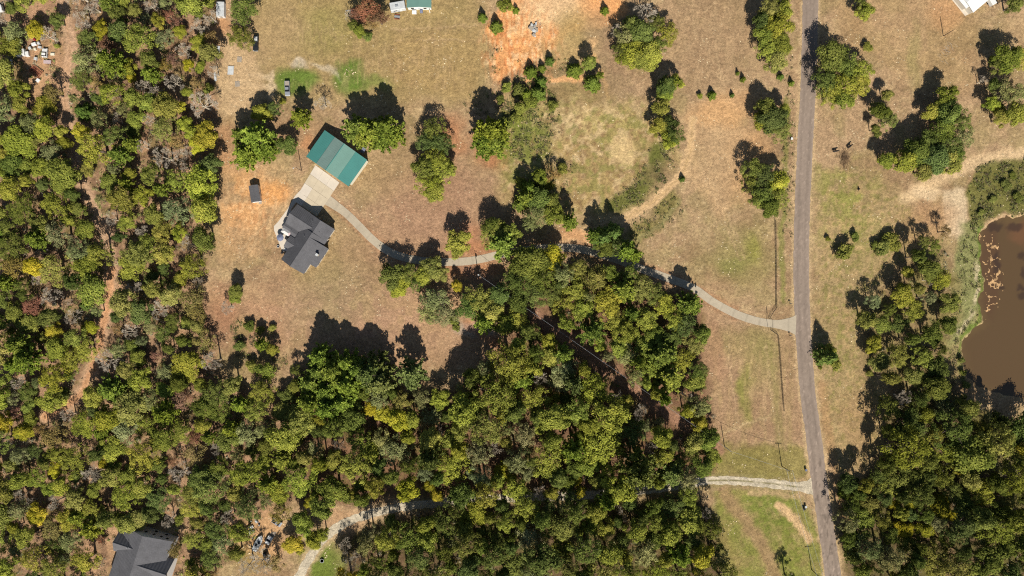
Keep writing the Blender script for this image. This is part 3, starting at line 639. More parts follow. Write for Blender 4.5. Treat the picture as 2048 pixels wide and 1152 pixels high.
for s in (-1, 1):
    MB().box(-1.1, 1.1, s*.85-.14, s*.85+.14, .42, .47).build("bench", M_RUST, tb); MB().box(s*.8-.05, s*.8+.05, -.9, .9, .3, .4).build("leg", M_STEEL, tb); MB().box(s*.8-.05, s*.8+.05, -.3, .3, -.02, .72).build("leg", M_STEEL, tb)
wp = empty("fallen_white_post", P(700, 21), math.radians(8)); tag(wp, "white post lying on the grass left of the red tree", "post")
MB().tube((-1.8, 0, .1), (1.7, 0, .1), .11, n=8).build("shaft", M_WHITE, wp); MB().box(1.6, 1.9, -.2, .2, .02, .25).build("base_plate", M_WHITE, wp)

# --- white-roofed building at the top right
t3 = empty("white_roof_house", P(1944, 0, 0, 3.2), math.radians(40)); tag(t3, "white-roofed building cut by the top edge at the right", "house")
gable(t3, -2.6, 12, -4.2, 5.5, 'x', 3.0, .18, M_WHITE, M_WALLW, over=.3)
gable(t3, -3.6, 2.0, -1.2, 7.0, 'y', 2.8, .16, M_WHITE, M_WALLW, over=.3)
sl = slab("porch_slab", [(1904,0),(1899,-10),(1920,-30),(1948,10),(1945,25),(1930,32)], .10, M_CONC2); tag(sl, kind="structure")
t4 = empty("white_trailer_box", P(1986, 1, 0, 2.2), math.radians(30)); tag(t4, "small white box trailer right of the white-roofed building", "trailer")
MB().box(-1.0, 1.0, -1.6, 2.2, .5, 2.3, .1).build("box", M_WHITE, t4)
for s in (-1, 1): MB().tube((s*.8, 0, .32), (s*1.08, 0, .32), .32, n=12).build("wheel", M_RUBBER, t4)
MB().tube((0, -1.6, .5), (0, -2.6, .45), .06, n=6).build("drawbar", M_DARKST, t4)

# --- tin sheds and sheets on the west yard
t5 = empty("tin_shed", P(440, 18, 0, 2.2)); tag(t5, "grey tin-roofed shed at the wood's edge by the top left yard", "shed")
gable(t5, -1.6, 1.6, -2.9, 2.9, 'y', 2.1, .12, M_OFFW, M_WALLG, over=.1, thick=.06); panel(t5, "door", M_WOOD, 'y', -.5, .5, .05, 1.9, -2.82)
for (x, y, w, h, r, lb) in ((435.5, 102, 1.3, 3.8, -4, "grey roofing sheet leaning out of the wood, above the other two"), (430, 154, .8, 3.4, 4, "narrow grey roofing sheet at the wood's edge, lowest of three"), (461, 141, 2.2, 3.4, -3, "wide stack of grey roofing sheets on the pale yard")):
    e = empty("roofing_sheet", P(x, y), math.radians(r)); tag(e, lb, "metal sheet", "roofing sheets on the west yard")
    for k in range(3):
        m = MB(); nn = 12; vs = []
        for q in range(nn+1):
            xx = -w/2+w*q/nn; zz = .12+k*.09+(.03 if q % 2 else 0)
            vs += [(xx+k*.12, -h/2, zz), (xx+k*.12, h/2, zz)]
        fs = [(2*q, 2*q+2, 2*q+3, 2*q+1) for q in range(nn)]
        b0 = len(vs); vs += [(x_, y_, z_-.02) for x_, y_, z_ in vs]; fs += [tuple(i+b0 for i in f[::-1]) for f in fs]
        m.poly(vs, fs).build("sheet", M_OFFW, e)
for (x, y, r, lb) in ((475, 168, 5, "pale plank pallet below the roofing sheets"), (479, 119, -6, "narrow pale plank pallet under the dark oak")):
    e = empty("plank_pallet", P(x, y), math.radians(r)); tag(e, lb, "pallet")
    for k in range(5): MB().box(-.9+k*.38, -.9+k*.38+.3, -1.1, 1.1, .12, .16).build("plank", M_WOOD, e)
    for s in (-.9, 0, .9): MB().box(-.95, .95, s-.06, s+.06, 0, .115).build("bearer", M_WOOD, e)

# ------------------------------------------------------------------ vehicles
def vehicle(name, label, cat, loc, rz, paint, pickup=True, length=5.6, bedmat=None, group=None):
    e = empty(name, loc, rz); tag(e, label, cat, group)
    Lh, W = length/2, .98
    body = MB().prism([(-Lh, .42), (-Lh+.05, .95), (-Lh+.3, 1.02), (Lh-1.5, 1.05), (Lh-.25, .95), (Lh, .75), (Lh, .42)], 'y', -W, W)
    b = body.build("body", paint, e)
    cx0, cx1 = ((-.55, 1.35) if pickup else (-Lh+.35, Lh-1.35))
    cab = MB(); z0, z1 = 1.03, 1.78 if pickup else 1.52
    x0, x1, x2, x3 = cx0, cx0+.3, cx1-.65, cx1
    for zz, xa, xb, yy in ((z0, x0, x3, .9), (z1, x1, x2, .72)): cab.v += [(xa, -yy, zz), (xb, -yy, zz), (xb, yy, zz), (xa, yy, zz)]
    cab.f += [(0,1,2,3),(4,5,6,7)]+[(k,(k+1)%4,4+(k+1)%4,4+k) for k in range(4)]
    c = cab.build("cabin_glass", M_GLASS, e)
    MB().box(x1-.03, x2+.03, -.74, .74, z1, z1+.06, .03).build("cab_roof", paint, e)
    if pickup:
        bed = MB().box(-Lh+.12, -.62, -.80, .80, 1.03, 1.05).build("bed_floor", bedmat or M_DARKP, e)
        for s in (-1, 1): MB().box(-Lh+.05, -.58, s*.9-.07, s*.9+.07, 1.0, 1.28).build("bed_side", paint, e)
        MB().box(-Lh+.02, -Lh+.1, -.82, .82, 1.0, 1.26).build("tailgate", paint, e)
    for sx in (-Lh+1.0, Lh-1.0):
        for s in (-1, 1):
            wv_ = MB().tube((sx, s*.78, .36), (sx, s*1.02, .36), .36, n=14).build("wheel", M_RUBBER, e); MB().tube((sx, s*1.0, .36), (sx, s*1.035, .36), .2, n=10).build("rim", M_STEEL, wv_)
    for s in (-1, 1):
        MB().box(Lh-.06, Lh+.03, s*.72-.18, s*.72+.18, .68, .84).build("headlight", M_WHITE, e)
    MB().box(Lh-.05, Lh+.08, -.9, .9, .38, .56).build("bumper", M_STEEL, e)
    return e
vehicle("pickup_truck", "black pickup truck with white load in its bed under the oaks", "pickup", P(513, 88), math.radians(-93), M_DARKP, True, 6.0)
ld = empty("white_bags", P(513.8, 80, 1.02)+Vector((0, 0, .0))); tag(ld, "white bags heaped in the black pickup's bed", "bags")
for k in range(6):
    q = MB().lathe([(.12, 0), (.34, .08), (.38, .2), (.26, .34), (.05, .4)], 9).build("bag", M_OFFW, ld); q.location = ((k % 2)*.62-.32, (k//2)*.75-.75, .06); q.scale = (1, 1.1, .9)
vehicle("pickup_truck", "silver pickup truck parked on the round green patch", "pickup", P(576, 178), math.radians(-88), M_SILVER, True, 5.8, M_WOOD)
vehicle("parked_van", "white van at the wood yard beside the left dirt track", "van", P(92, 107), math.radians(86), M_WHITE, False, 3.6)
vehicle("parked_car", "dark grey car at the bottom of the lower junk yard", "car", P(533, 1110), math.radians(-72), M_DARKP, False, 3.2)
vehicle("pickup_truck", "small silver pickup in the lower junk yard, topmost vehicle there", "pickup", P(555, 1043), math.radians(-35), M_SILVER, True, 4.0)
vehicle("parked_car", "small white car beside the grey boat in the junk yard", "car", P(539, 1079), math.radians(60), M_WHITE, False, 3.4)
# old boat on the junk yard
bt = empty("old_boat", P(517, 1086), math.radians(63)); tag(bt, "long grey derelict boat lying in the lower junk yard", "boat")
hull = MB(); st = [(-3.4, .9, .15), (-1.5, 1.25, .1), (1.0, 1.3, .1), (2.6, .95, .2), (3.6, .12, .5)]
vs = []
for x, w, z in st: vs += [(x, -w, .95), (x, -w*.6, z), (x, w*.6, z), (x, w, .95)]
fs = []
for i in range(len(st)-1):
    for k in range(3): fs.append((i*4+k, i*4+k+1, (i+1)*4+k+1, (i+1)*4+k))
fs.append((0,1,2,3)); fs.append((16,17,18,19)); hull.poly(vs, fs).build("hull", M_STEEL, bt)
dk = MB(); dv = []
for x, w, z in st: dv += [(x, -w*.97, .8), (x, w*.97, .8)]
dk.poly(dv, [(2*i, 2*i+1, 2*i+3, 2*i+2) for i in range(4)]).build("deck", M_OFFW, bt)
for x, y in ((-.8, .3), (.6, -.2)): MB().box(x-.4, x+.4, y-.4, y+.4, .8, 1.25, .05).build("seat", M_DARKP, bt)
# heaps of scrap
def heap(name, label, cat, cx, cy, n, sp, mats, seed, size=(.3, .9)):
    e = empty(name, P(cx, cy)); tag(e, label, cat); r = random.Random(seed)
    for k in range(n):
        s = r.uniform(*size); w, d, h = s*r.uniform(.6, 1.3), s*r.uniform(.6, 1.4), s*r.uniform(.3, .9)
        x, y = r.gauss(0, sp[0]), r.gauss(0, sp[1])
        q = MB().box(-w/2, w/2, -d/2, d/2, 0, h, .06).build(r.choice(["crate", "box", "scrap_panel"]), r.choice(mats), e)
        q.location = (x, y, 0); q.rotation_euler = (0, 0, r.uniform(0, 3.1))
    return e
heap("scrap_heap", "pale pinkish scrap heap left of the grey boat", "scrap heap", 500, 1067, 22, (.9, 1.6), [M_OFFW, M_PINK, M_DARKP, M_WHITE], 3)
heap("scrap_heap", "small pinkish scrap heap above the boat by the lower junk yard", "scrap heap", 514, 1045, 10, (.7, .7), [M_PINK, M_DARKP, M_OFFW], 4)
heap("boards_heap", "grey boards and pale debris heaped on the clay field", "debris heap", 1068, 57, 16, (.7, 1.2), [M_OFFW, M_WOOD, M_STEEL], 5, (.4, 1.3))
sbd = empty("lumber_boards", P(544, 1072), math.radians(62)); tag(sbd, "loose grey boards lying beside the small white car", "boards")
for k in range(5): MB().box(-2.2+k*.1, 2.3-k*.2, -.9+k*.38, -.9+k*.38+.28, .03, .09).build("board", M_WOOD, sbd)
# appliances and white boxes by the left track
bx = [(40,108,1.9,2.6,8,M_OFFW,1.5),(50,106,1.1,2.7,6,M_WHITE,1.4),(57,109,1.3,1.9,10,M_WHITE,1.1),(32,106,1.2,1.9,-4,M_OFFW,1.2),(62,97,1.1,1.0,20,M_OFFW,1.0),(70,89,1.8,1.1,18,M_WHITE,1.0),(79,87,1.0,.9,15,M_OFFW,.9),(81,95,1.2,.9,-12,M_OFFW,.8),(72,99,.9,.9,5,M_TRIM,.9),(73,118,1.1,1.2,-10,M_OFFW,.9),(24,122,.6,1.0,-20,M_OFFW,.8),(25,129,.7,.9,10,M_OFFW,.7),(77,161,1.1,1.5,-40,M_WHITE,.7),(106,108.5,1.6,1.0,0,M_TRIM,.5)]
places = ["widest in the left wood yard", "narrow one touching the widest", "right of the narrow upright one", "left end of the row", "above the row in the left yard", "topmost left of the pair by the red barrel", "topmost right of the pair by the red barrel", "above the white van's left side", "cream one left of the white van", "below the row next to the rusty frame", "small one in the shade at far left", "lower small one in the shade at far left", "at the lower tip of the rusty frame", "low cream tub right of the white van"]
for (x, y, w, d, r, mt, h), pl in zip(bx, places):
    e = empty("old_appliance", P(x, y), math.radians(r)); tag(e, "white appliance, "+pl, "appliance", "appliances in the left wood yard")
    MB().box(-w/2, w/2, -d/2, d/2, 0, h, .08).build("body", mt, e); MB().box(-w/2+.1, w/2-.1, -d/2+.12, d/2-.12, h, h+.03).build("lid", mt, e)
    MB().box(-w/2+.12, w/2-.12, -d/2-.03, -d/2+.02, h*.45, h*.52).build("handle", M_STEEL, e)
rb_ = empty("red_barrel", P(71, 80)); tag(rb_, "red barrel above the white appliances in the left yard", "barrel")
MB().lathe([(.38,0),(.42,.1),(.42,.45),(.45,.5),(.42,.55),(.42,1.0),(.36,1.05)], 14).build("drum", M_REDP, rb_); MB().lathe([(.3,1.05),(.3,1.09)], 12).build("lid", M_REDP, rb_)
rf = empty("rusty_frame", P(74, 144), math.radians(-36)); tag(rf, "rusty steel trailer frame with cross bars in the left yard", "trailer frame")
for y in (-1.5, -.5, .5, 1.5): MB().box(-2.4, 2.4, y-.09, y+.09, .5, .66).build("rail", M_RUST, rf)
for k in range(9): MB().box(-2.4+k*.58, -2.4+k*.58+.12, -1.6, 1.6, .67, .78).build("crossbar", M_RUST, rf)
for x in (-2.1, 2.1):
    for y in (-1.5, 1.5): MB().box(x-.08, x+.08, y-.08, y+.08, 0, .5).build("leg", M_RUST, rf)
pk = empty("pink_trailer", P(96, 124.5), math.radians(-3)); tag(pk, "low pale pink flat trailer below the white van", "trailer")
MB().box(-1.5, 1.5, -.7, .7, .4, .5).build("deck", M_PINK, pk); MB().tube((1.5, 0, .42), (2.4, .1, .4), .05).build("drawbar", M_RUST, pk)
for s in (-1, 1): MB().tube((.3, s*.74, .28), (.3, s*.92, .28), .28, n=12).build("wheel", M_RUBBER, pk)
wt = empty("box_trailer", P(4, 20), 0.3); tag(wt, "white trailer half out of frame at the far top left", "trailer")
MB().box(-2.0, 1.2, -1.2, 1.2, .5, 2.0, .15).build("box", M_WHITE, wt)
for s in (-1, 1): MB().tube((-.4, s*.9, .3), (-.4, s*1.22, .3), .3, n=12).build("wheel", M_RUBBER, wt)
jp = empty("tool_trailer", P(727, 301), math.radians(-25)); tag(jp, "blue-grey trailer behind the teal barn", "trailer")
MB().box(-.75, .75, -1.1, 1.1, .45, 1.1, .08).build("box", M_BLUEGR, jp)
for s in (-1, 1): MB().tube((s*.7, 0, .28), (s*.92, 0, .28), .28, n=12).build("wheel", M_RUBBER, jp)
MB().tube((0, -1.1, .5), (.2, -1.9, .4), .05).build("drawbar", M_DARKST, jp)

# patio furniture
um = empty("patio_umbrella", P(564, 476)); tag(um, "blue-grey open patio umbrella by the house", "umbrella")
MB().tube((0,0,0), (0,0,2.6), .04, n=8).build("pole", M_STEEL, um); MB().lathe([(.35,0),(.35,.1),(.1,.14)], 12).build("base", M_DARKST, um)
cv = MB(); k8 = 8; vs = [(0,0,2.75)]+[(1.45*math.cos(math.pi/4*k), 1.45*math.sin(math.pi/4*k), 2.2) for k in range(k8)]; vs += [(x*.99, y*.99, z-.03) for x, y, z in vs]
cv.poly(vs, [(0,1+k,1+(k+1)%8) for k in range(8)]+[(9,10+(k+1)%8,10+k) for k in range(8)]).build("canopy", M_BLUEGR, um)
gz = empty("patio_gazebo", P(577, 465), math.radians(-33)); tag(gz, "small grey-roofed gazebo with a pinkish side on the patio", "gazebo")
gm = MB(); vs = [(-2.0,-1.1,2.5),(2.0,-1.1,2.5),(2.0,1.1,2.5),(-2.0,1.1,2.5),(-.7,0,3.2),(.9,0,3.2)]; vs += [(x,y,z-.08) for x,y,z in vs]
gm.poly(vs, [(0,1,5,4),(2,3,4,5),(3,0,4),(6,10,11,7),(8,11,10,9),(9,10,6),(1,7,8,2)]).build("roof", M_WALLG, gz)
MB().poly([(2.003,-1.1,2.51),(2.003,1.1,2.51),(.9,0,3.21),(2.0,-1.1,2.45),(2.0,1.1,2.45),(.9,0,3.15)], [(0,1,2),(5,4,3),(0,3,4,1)]).build("roof_end", M_PINK, gz)
for x in (-1.8, 1.8):
    for y in (-.95, .95): MB().tube((x,y,0), (x,y,2.5), .05).build("post", M_DARKST, gz)
gr = empty("barbecue_grill", P(565.5, 505.5), .3); tag(gr, "black barbecue grill at the lower end of the patio", "grill")
MB().box(-.45,.45,-.35,.35,.1,.85,.04).build("cart", M_DARKP, gr); MB().lathe([(.42,.85),(.42,1.0),(.25,1.15),(.03,1.18)], 12).build("lid", M_DARKP, gr)
tabw = empty("patio_table", P(573, 499), math.radians(-33)); tag(tabw, "white patio table at the lower end of the patio", "table")
MB().box(-.75,.75,-.4,.4,.7,.75).build("top", M_WHITE, tabw)
for x in (-.65,.65):
    for y in (-.32,.32): MB().tube((x,y,0),(x,y,.7),.03).build("leg", M_WHITE, tabw)
rp2 = empty("planter_tub", P(557, 493)); tag(rp2, "white and grey planter tub left of the patio", "planter")
MB().lathe([(.35,0),(.5,.3),(.55,.5),(.45,.52),(.42,.4)], 14).build("tub", M_OFFW, rp2); MB().lathe([(.4,.41),(.1,.44)], 12).build("soil", M_DARKP, rp2)

# ------------------------------------------------------------------ poles, wires, fences, signs, mailboxes
TOPS = {}
def pole(key, label, bx_, by_, h, arm=2.4, arm_rz=0.0, transformer=False, lamp=False):
    e = empty("utility_pole", P(bx_, by_)); tag(e, label, "utility pole", "utility poles")
    MB().tube((0,0,-.3), (0,0,h), .17, .11, n=8).build("shaft", M_POLE, e)
    a = Matrix.Rotation(arm_rz, 3, 'Z')
    if arm:
        p0, p1 = a @ Vector((-arm/2, .14, h-.5)), a @ Vector((arm/2, .14, h-.5)); MB().tube(p0, p1, .08, n=6).build("crossarm", M_POLE, e)
        for t in (.04, .5, .96):
            q = p0.lerp(p1, t); MB().lathe([(.05,0),(.07,.08),(.05,.16),(.07,.22)], 8, (q.x, q.y, q.z+.06)).build("insulator", M_WHITE, e)
    if transformer: MB().lathe([(.26,0),(.28,.1),(.28,.8),(.2,.9)], 10, (.3,-.25,h-1.9)).build("transformer", M_OFFW, e)
    if lamp:
        MB().tube((0,0,h-.3), (-.9,-.3,h+.05), .04).build("lamp_arm", M_STEEL, e); MB().lathe([(.22,0),(.25,.12),(.08,.25)], 10, (-.95,-.32,h-.1)).build("lamp_head", M_OFFW, e)
    w = e.location; TOPS[key] = [w+(a @ Vector((t*arm, .14, h-.2))) for t in (-.46, 0, .46)] if arm else [w+Vector((0,0,h))]*3
    return e
pole("mid", "wooden utility pole with pale transformer just below the driveway's middle", 957, 549, 8.6, 0, 0, True)
pole("barn", "utility pole with lamp left of the teal barn", 603, 341, 7.5, 0, 0, False, True)
pole("south", "utility pole with crossarm above the gravel lane by the road", 1563.5, 932, 8.3, 2.4, 0)
pole("bottom", "utility pole with crossarm at the bottom edge left of the road", 1623, 1139, 8.5, 2.6, .15)
pole("east", "leaning dark utility pole below the white-roofed building", 1886.5, 72, 7.0, 0)
pole("corr", "utility pole at the lower end of the cleared corridor", 1449, 893, 8.6, 0)
def wire(a, b, sag, nm, parent_label):
    pts = [a.lerp(b, t/14)-Vector((0,0,sag*4*(t/14)*(1-t/14))) for t in range(15)]
    m = MB()
    for p, q in zip(pts[:-1], pts[1:]): m.tube(p, q, .04, n=4)
    return tag(m.build("power_line", M_STEEL), parent_label, "power line", nm)
for k, nm_ in ((0, "left"), (2, "right")): wire(TOPS["south"][k], TOPS["bottom"][k], 1.0, "power lines beside the road", nm_+" of two power lines along the road's lower left verge")
wire(TOPS["mid"][0], TOPS["corr"][0], 1.6, "power lines over the corridor", "long power line over the cleared corridor through the south wood")
wire(TOPS["corr"][0], TOPS["south"][1], .8, "power lines over the corridor", "power line from the corridor's end to the pole above the gravel lane")

def fence(name, label, pts, spacing=2.4, h=1.25, mat=M_DARKST, rails=(.35, .75, 1.15)):
    w = [P(*p) for p in pts]; e = empty(name, w[0]); tag(e, label, "fence")
    for a, b in zip(w[:-1], w[1:]):
        a_ = a-w[0]; b_ = b-w[0]
        for z in rails: MB().tube(a_+Vector((0,0,z)), b_+Vector((0,0,z)), .045, n=5).build("rail", mat, e)
        n = max(1, int((b_-a_).length/spacing))
        for k in range(n): p = a_.lerp(b_, k/n); MB().tube(p+Vector((0,0,-.2)), p+Vector((0,0,h)), .06, n=6).build("post", mat, e)
    MB().tube(w[-1]-w[0]+Vector((0,0,-.2)), w[-1]-w[0]+Vector((0,0,h)), .06, n=6).build("post", mat, e)
    return e
fence("pipe_fence", "dark pipe fence above the driveway mouth running along the road", [(1538,637),(1546,623),(1552,615),(1551.5,540),(1550,441)])
fence("pipe_fence", "dark pipe fence below the driveway mouth running along the road", [(1541,660),(1555,670),(1557.5,692),(1563,768),(1567,821)])
ga = empty("entrance_frame", P(1536.5, 648)); tag(ga, "tall thin steel entrance frame spanning the concrete driveway", "gate frame")
for y in (2.3, -2.3): MB().tube((0,y,-.2), (0,y,4.4), .07, n=8).build("post", M_DARKST, ga)
MB().tube((0,-2.3,4.3), (0,2.3,4.3), .06, n=8).build("beam", M_DARKST, ga)
def mailbox(label, x, y, mt, rz=0):
    e = empty("mailbox", P(x, y), rz); tag(e, label, "mailbox")
    MB().box(-.06,.06,-.06,.06,-.1,1.05).build("post", M_WOOD, e)
    MB().prism([(-.16,1.05),(-.16,1.25),(-.1,1.36),(0,1.4),(.1,1.36),(.16,1.25),(.16,1.05)], 'x', -.34, .34).build("box", mt, e); MB().box(.17,.2,-.02,.02,1.2,1.45).build("flag", M_REDP, e)
mailbox("black mailbox above the driveway mouth at the road's left edge", 1579, 607, M_DARKP); mailbox("black mailbox below the driveway mouth at the road's left edge", 1578.5, 670.5, M_DARKP)
def bin_(label, x, y, mt):
    e = empty("wheeled_bin", P(x, y)); tag(e, label, "bin")
    MB().poly([(-.28,-.3,.05),(.28,-.3,.05),(.28,.3,.05),(-.28,.3,.05),(-.36,-.4,1.0),(.36,-.4,1.0),(.36,.4,1.0),(-.36,.4,1.0)], [(0,1,2,3),(4,5,6,7),(0,1,5,4),(1,2,6,5),(2,3,7,6),(3,0,4,7)]).build("tub", mt, e)
    MB().box(-.4,.4,-.45,.42,1.0,1.08,.03).build("lid", mt, e)
    for s in (-1, 1): MB().tube((s*.3,.38,.12), (s*.38,.38,.12), .12, n=10).build("wheel", M_RUBBER, e)
bin_("dark wheeled bin at the road beside the gravel lane's mouth", 1610.5, 939, M_BLUEGR); bin_("black wheeled bin on the green verge below the gravel lane", 1607, 1017, M_DARKP); bin_("pale bin next to the black bin below the gravel lane", 1610, 1012.5, M_OFFW); bin_("white bin left of the upper road below the roadside trees", 1582, 278, M_WHITE)
rs = empty("road_marker", P(1592, 276)); tag(rs, "thin white marker post at the upper road's left edge", "post")
MB().tube((0,0,-.1), (.0,0,1.6), .06, n=6).build("shaft", M_WHITE, rs); MB().box(-.03,.03,-.15,.15,1.3,1.7).build("reflector", M_WHITE, rs)
sk_ = empty("water_trough", P(644.5, 1121)); tag(sk_, "low white and dark cattle trough on the green lawn", "trough")
MB().lathe([(.7,0),(.78,.3),(.8,.55),(.7,.56),(.66,.35)], 16).build("tub", M_OFFW, sk_); MB().lathe([(.66,.36),(.05,.36)], 14).build("water", M_DARKP, sk_)
st_ = empty("charred_stump", P(1717, 378)); tag(st_, "small black stump on the meadow right of the road", "stump")
MB().lathe([(.5,-.05),(.36,.15),(.3,.6),(.25,.9),(.1,.95)], 9).build("wood", M_BLACK, st_)
for k in range(4): MB().tube((.2*math.cos(k*1.6), .2*math.sin(k*1.6), .1), (.9*math.cos(k*1.6), .9*math.sin(k*1.6), 0), .1, .03).build("root", M_BLACK, st_)

# cattle: one skinned body each
def cow(label, x, y, rz):
    me = bpy.data.meshes.new("cow")
    Vc = [(0,0,.95),(.55,0,1.0),(.85,0,1.1),(1.1,0,1.25),(1.35,0,1.2),(1.55,0,1.02),(-.5,0,.98),(-.8,0,1.0),(-.92,0,.7),(-.95,0,.35)]
    Rc = [.34,.34,.26,.17,.15,.09,.34,.2,.05,.03]; Ec = [(0,1),(1,2),(2,3),(3,4),(4,5),(0,6),(6,7),(7,8),(8,9)]
    for bx2, par in ((.6,1),(-.6,6)):
        for s in (-1,1):
            i = len(Vc); Vc += [(bx2, s*.2, .62), (bx2+(.04 if bx2 > 0 else -.1), s*.2, .34), (bx2, s*.2, .05)]; Rc += [.13,.075,.07]; Ec += [(par,i),(i,i+1),(i+1,i+2)]
    for s in (-1,1):
        i = len(Vc); Vc.append((1.28, s*.24, 1.28)); Rc.append(.05); Ec.append((4,i))
    me.from_pydata(Vc, Ec, []); o = link("cow", me); o.location = P(x, y); o.rotation_euler = (0,0,rz)
    sm = o.modifiers.new("skin", 'SKIN'); 
    for k, sv in enumerate(me.skin_vertices[0].data): sv.radius = (Rc[k], Rc[k]); sv.use_root = (k == 0)
    ss = o.modifiers.new("sub", 'SUBSURF'); ss.levels = 1; ss.render_levels = 2
    me.materials.append(M_BLACK); return tag(o, label, "cow", "cattle by the brush pile")
cow("black cow left of the brush pile right of the road", 1669, 303, math.radians(8)); cow("black cow right of the brush pile right of the road", 1697, 294, math.radians(38))

# ------------------------------------------------------------------ trees
def unit(v): return v/np.maximum(np.linalg.norm(v, axis=-1, keepdims=True), 1e-9)
def leaf_quads(p, nrm, a, b, rg):
    """p (n,3) centres, nrm normals, a/b half length and half width"""
    n = len(p); t = unit(np.cross(nrm, rg.normal(size=(n,3)))); s = np.cross(nrm, t)
    a = np.broadcast_to(np.asarray(a, float), (n,))[:, None]; b = np.broadcast_to(np.asarray(b, float), (n,))[:, None]
    bend = nrm*a*.25
    Vv = np.stack([p-t*a, p+s*b+bend*.6, p+t*a, p-s*b+bend*.6], 1).reshape(-1, 3)
    return Vv, np.arange(4*n).reshape(n, 4)
def crown_mesh(name, Vv, Ff, tint, mat=None):
    return mesh_np(name, Vv, Ff, mat or M_LEAF, False, {"tint": ('FLOAT', 'FACE', np.clip(tint, -1, 1))})
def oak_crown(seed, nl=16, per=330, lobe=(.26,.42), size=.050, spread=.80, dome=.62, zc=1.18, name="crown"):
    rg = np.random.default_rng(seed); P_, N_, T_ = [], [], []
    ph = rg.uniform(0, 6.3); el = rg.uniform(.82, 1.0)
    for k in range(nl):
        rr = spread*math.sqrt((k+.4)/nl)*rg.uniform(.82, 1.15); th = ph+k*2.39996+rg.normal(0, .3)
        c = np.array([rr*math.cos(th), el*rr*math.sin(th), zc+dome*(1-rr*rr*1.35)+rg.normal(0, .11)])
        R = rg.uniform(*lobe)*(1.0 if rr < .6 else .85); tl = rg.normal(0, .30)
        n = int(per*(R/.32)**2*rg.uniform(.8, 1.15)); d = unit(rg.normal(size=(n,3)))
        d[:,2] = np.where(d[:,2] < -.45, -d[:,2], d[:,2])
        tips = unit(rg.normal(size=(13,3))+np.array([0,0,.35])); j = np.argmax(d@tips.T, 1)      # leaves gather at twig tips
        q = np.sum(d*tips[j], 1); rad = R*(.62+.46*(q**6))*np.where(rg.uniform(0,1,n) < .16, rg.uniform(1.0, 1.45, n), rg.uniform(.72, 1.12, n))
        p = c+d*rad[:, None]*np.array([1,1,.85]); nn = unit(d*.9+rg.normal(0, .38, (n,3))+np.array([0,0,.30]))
        P_.append(p); N_.append(nn); T_.append(tl+rg.normal(0, .30, n)+(q-.8)*1.2)  # outer tips lighter, inner leaves darker: sun highlights painted into the tint
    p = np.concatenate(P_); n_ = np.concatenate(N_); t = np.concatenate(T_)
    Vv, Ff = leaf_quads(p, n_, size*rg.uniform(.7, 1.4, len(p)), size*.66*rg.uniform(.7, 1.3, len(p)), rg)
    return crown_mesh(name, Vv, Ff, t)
def pine_crown(seed, soft=False):
    rg = np.random.default_rng(seed); P_, D_, T_, A_ = [], [], [], []
    nlev = 9
    for lv in range(nlev):
        f = lv/(nlev-1); z = 1.0+2.2*f; Lm = (1-f**2.0)*.95+.14
        nb = int(rg.integers(6, 9)); ph = rg.uniform(0, 6.3)
        for b in range(nb):
            th = ph+b*6.283/nb+rg.normal(0, .2); Lb = Lm*rg.uniform(.7, 1.12); tl = rg.normal(0, .3)
            for t in (np.linspace(.35, 1.0, 5) if not soft else np.linspace(.3, 1, 6)):
                c = np.array([math.cos(th)*Lb*t, math.sin(th)*Lb*t, z+.22*t*Lb+rg.normal(0, .04)])+rg.normal(0, .05, 3)
                m = 17; d = unit(rg.normal(size=(m,3))+np.array([math.cos(th)*.5, math.sin(th)*.5, .55])); ln = (.145 if not soft else .13)*rg.uniform(.7, 1.2, m)
                P_.append(c+d*ln[:, None]*.6); D_.append(d); T_.append(tl+rg.normal(0, .25, m)+.25*(t-.6)); A_.append(ln)  # tufts painted lighter towards the branch ends, like sunlit tips
    p = np.concatenate(P_); d = np.concatenate(D_); t = np.concatenate(T_); a = np.concatenate(A_); n = len(p)
    s = unit(np.cross(d, rg.normal(0, .45, (n,3))+np.array([0,-.15,1.0]))); w = .042*rg.uniform(.7, 1.5, n)
    Vv = np.stack([p-d*a[:,None]*.7, p+s*w[:,None], p+d*a[:,None]*.7, p-s*w[:,None]], 1).reshape(-1, 3)
    return crown_mesh("crown", Vv, np.arange(4*n).reshape(n, 4), t)
def cedar_crown(seed):
    rg = np.random.default_rng(seed); n = 2600; f = 1-np.sqrt(rg.uniform(0, 1, n)); th = rg.uniform(0, 6.283, n)
    bump = 1+.22*np.sin(th*5+f*9+rg.uniform(0,6))+.15*np.sin(th*9-f*14)
    r = (1-f)**.75*bump*rg.uniform(.7, 1.05, n); z = .25+2.9*f+.12*rg.normal(size=n)*(1-f)
    p = np.stack([r*np.cos(th), r*np.sin(th), z], 1); nn = unit(np.stack([np.cos(th), np.sin(th), .7+0*th], 1)+rg.normal(0, .5, (n,3)))
    Vv, Ff = leaf_quads(p, nn, .10*rg.uniform(.7,1.3,n), .055*rg.uniform(.7,1.3,n), rg); return crown_mesh("crown", Vv, Ff, rg.normal(0,.3,n)+(bump-1)*1.5)  # bulges painted lighter and hollows darker, as sun and shade would fall
def bush_crown(seed):
    return oak_crown(seed, nl=8, per=150, lobe=(.3,.5), size=.085, spread=.62, dome=.45, zc=.42)
def tube_mesh(name, segs, mat, n=5):
    Vv, Ff = [], []
    for p0, p1, r0, r1 in segs:
        d = (p1-p0).normalized(); a = d.orthogonal().normalized(); b = d.cross(a); o = len(Vv)
        for p, r in ((p0, r0), (p1, r1)):
            for k in range(n): t = 2*math.pi*k/n; Vv.append(p+a*(r*math.cos(t))+b*(r*math.sin(t)))
        Ff += [(o+k, o+(k+1)%n, o+n+(k+1)%n, o+n+k) for k in range(n)]
    return mesh_np(name, [tuple(v) for v in Vv], Ff, mat, True)
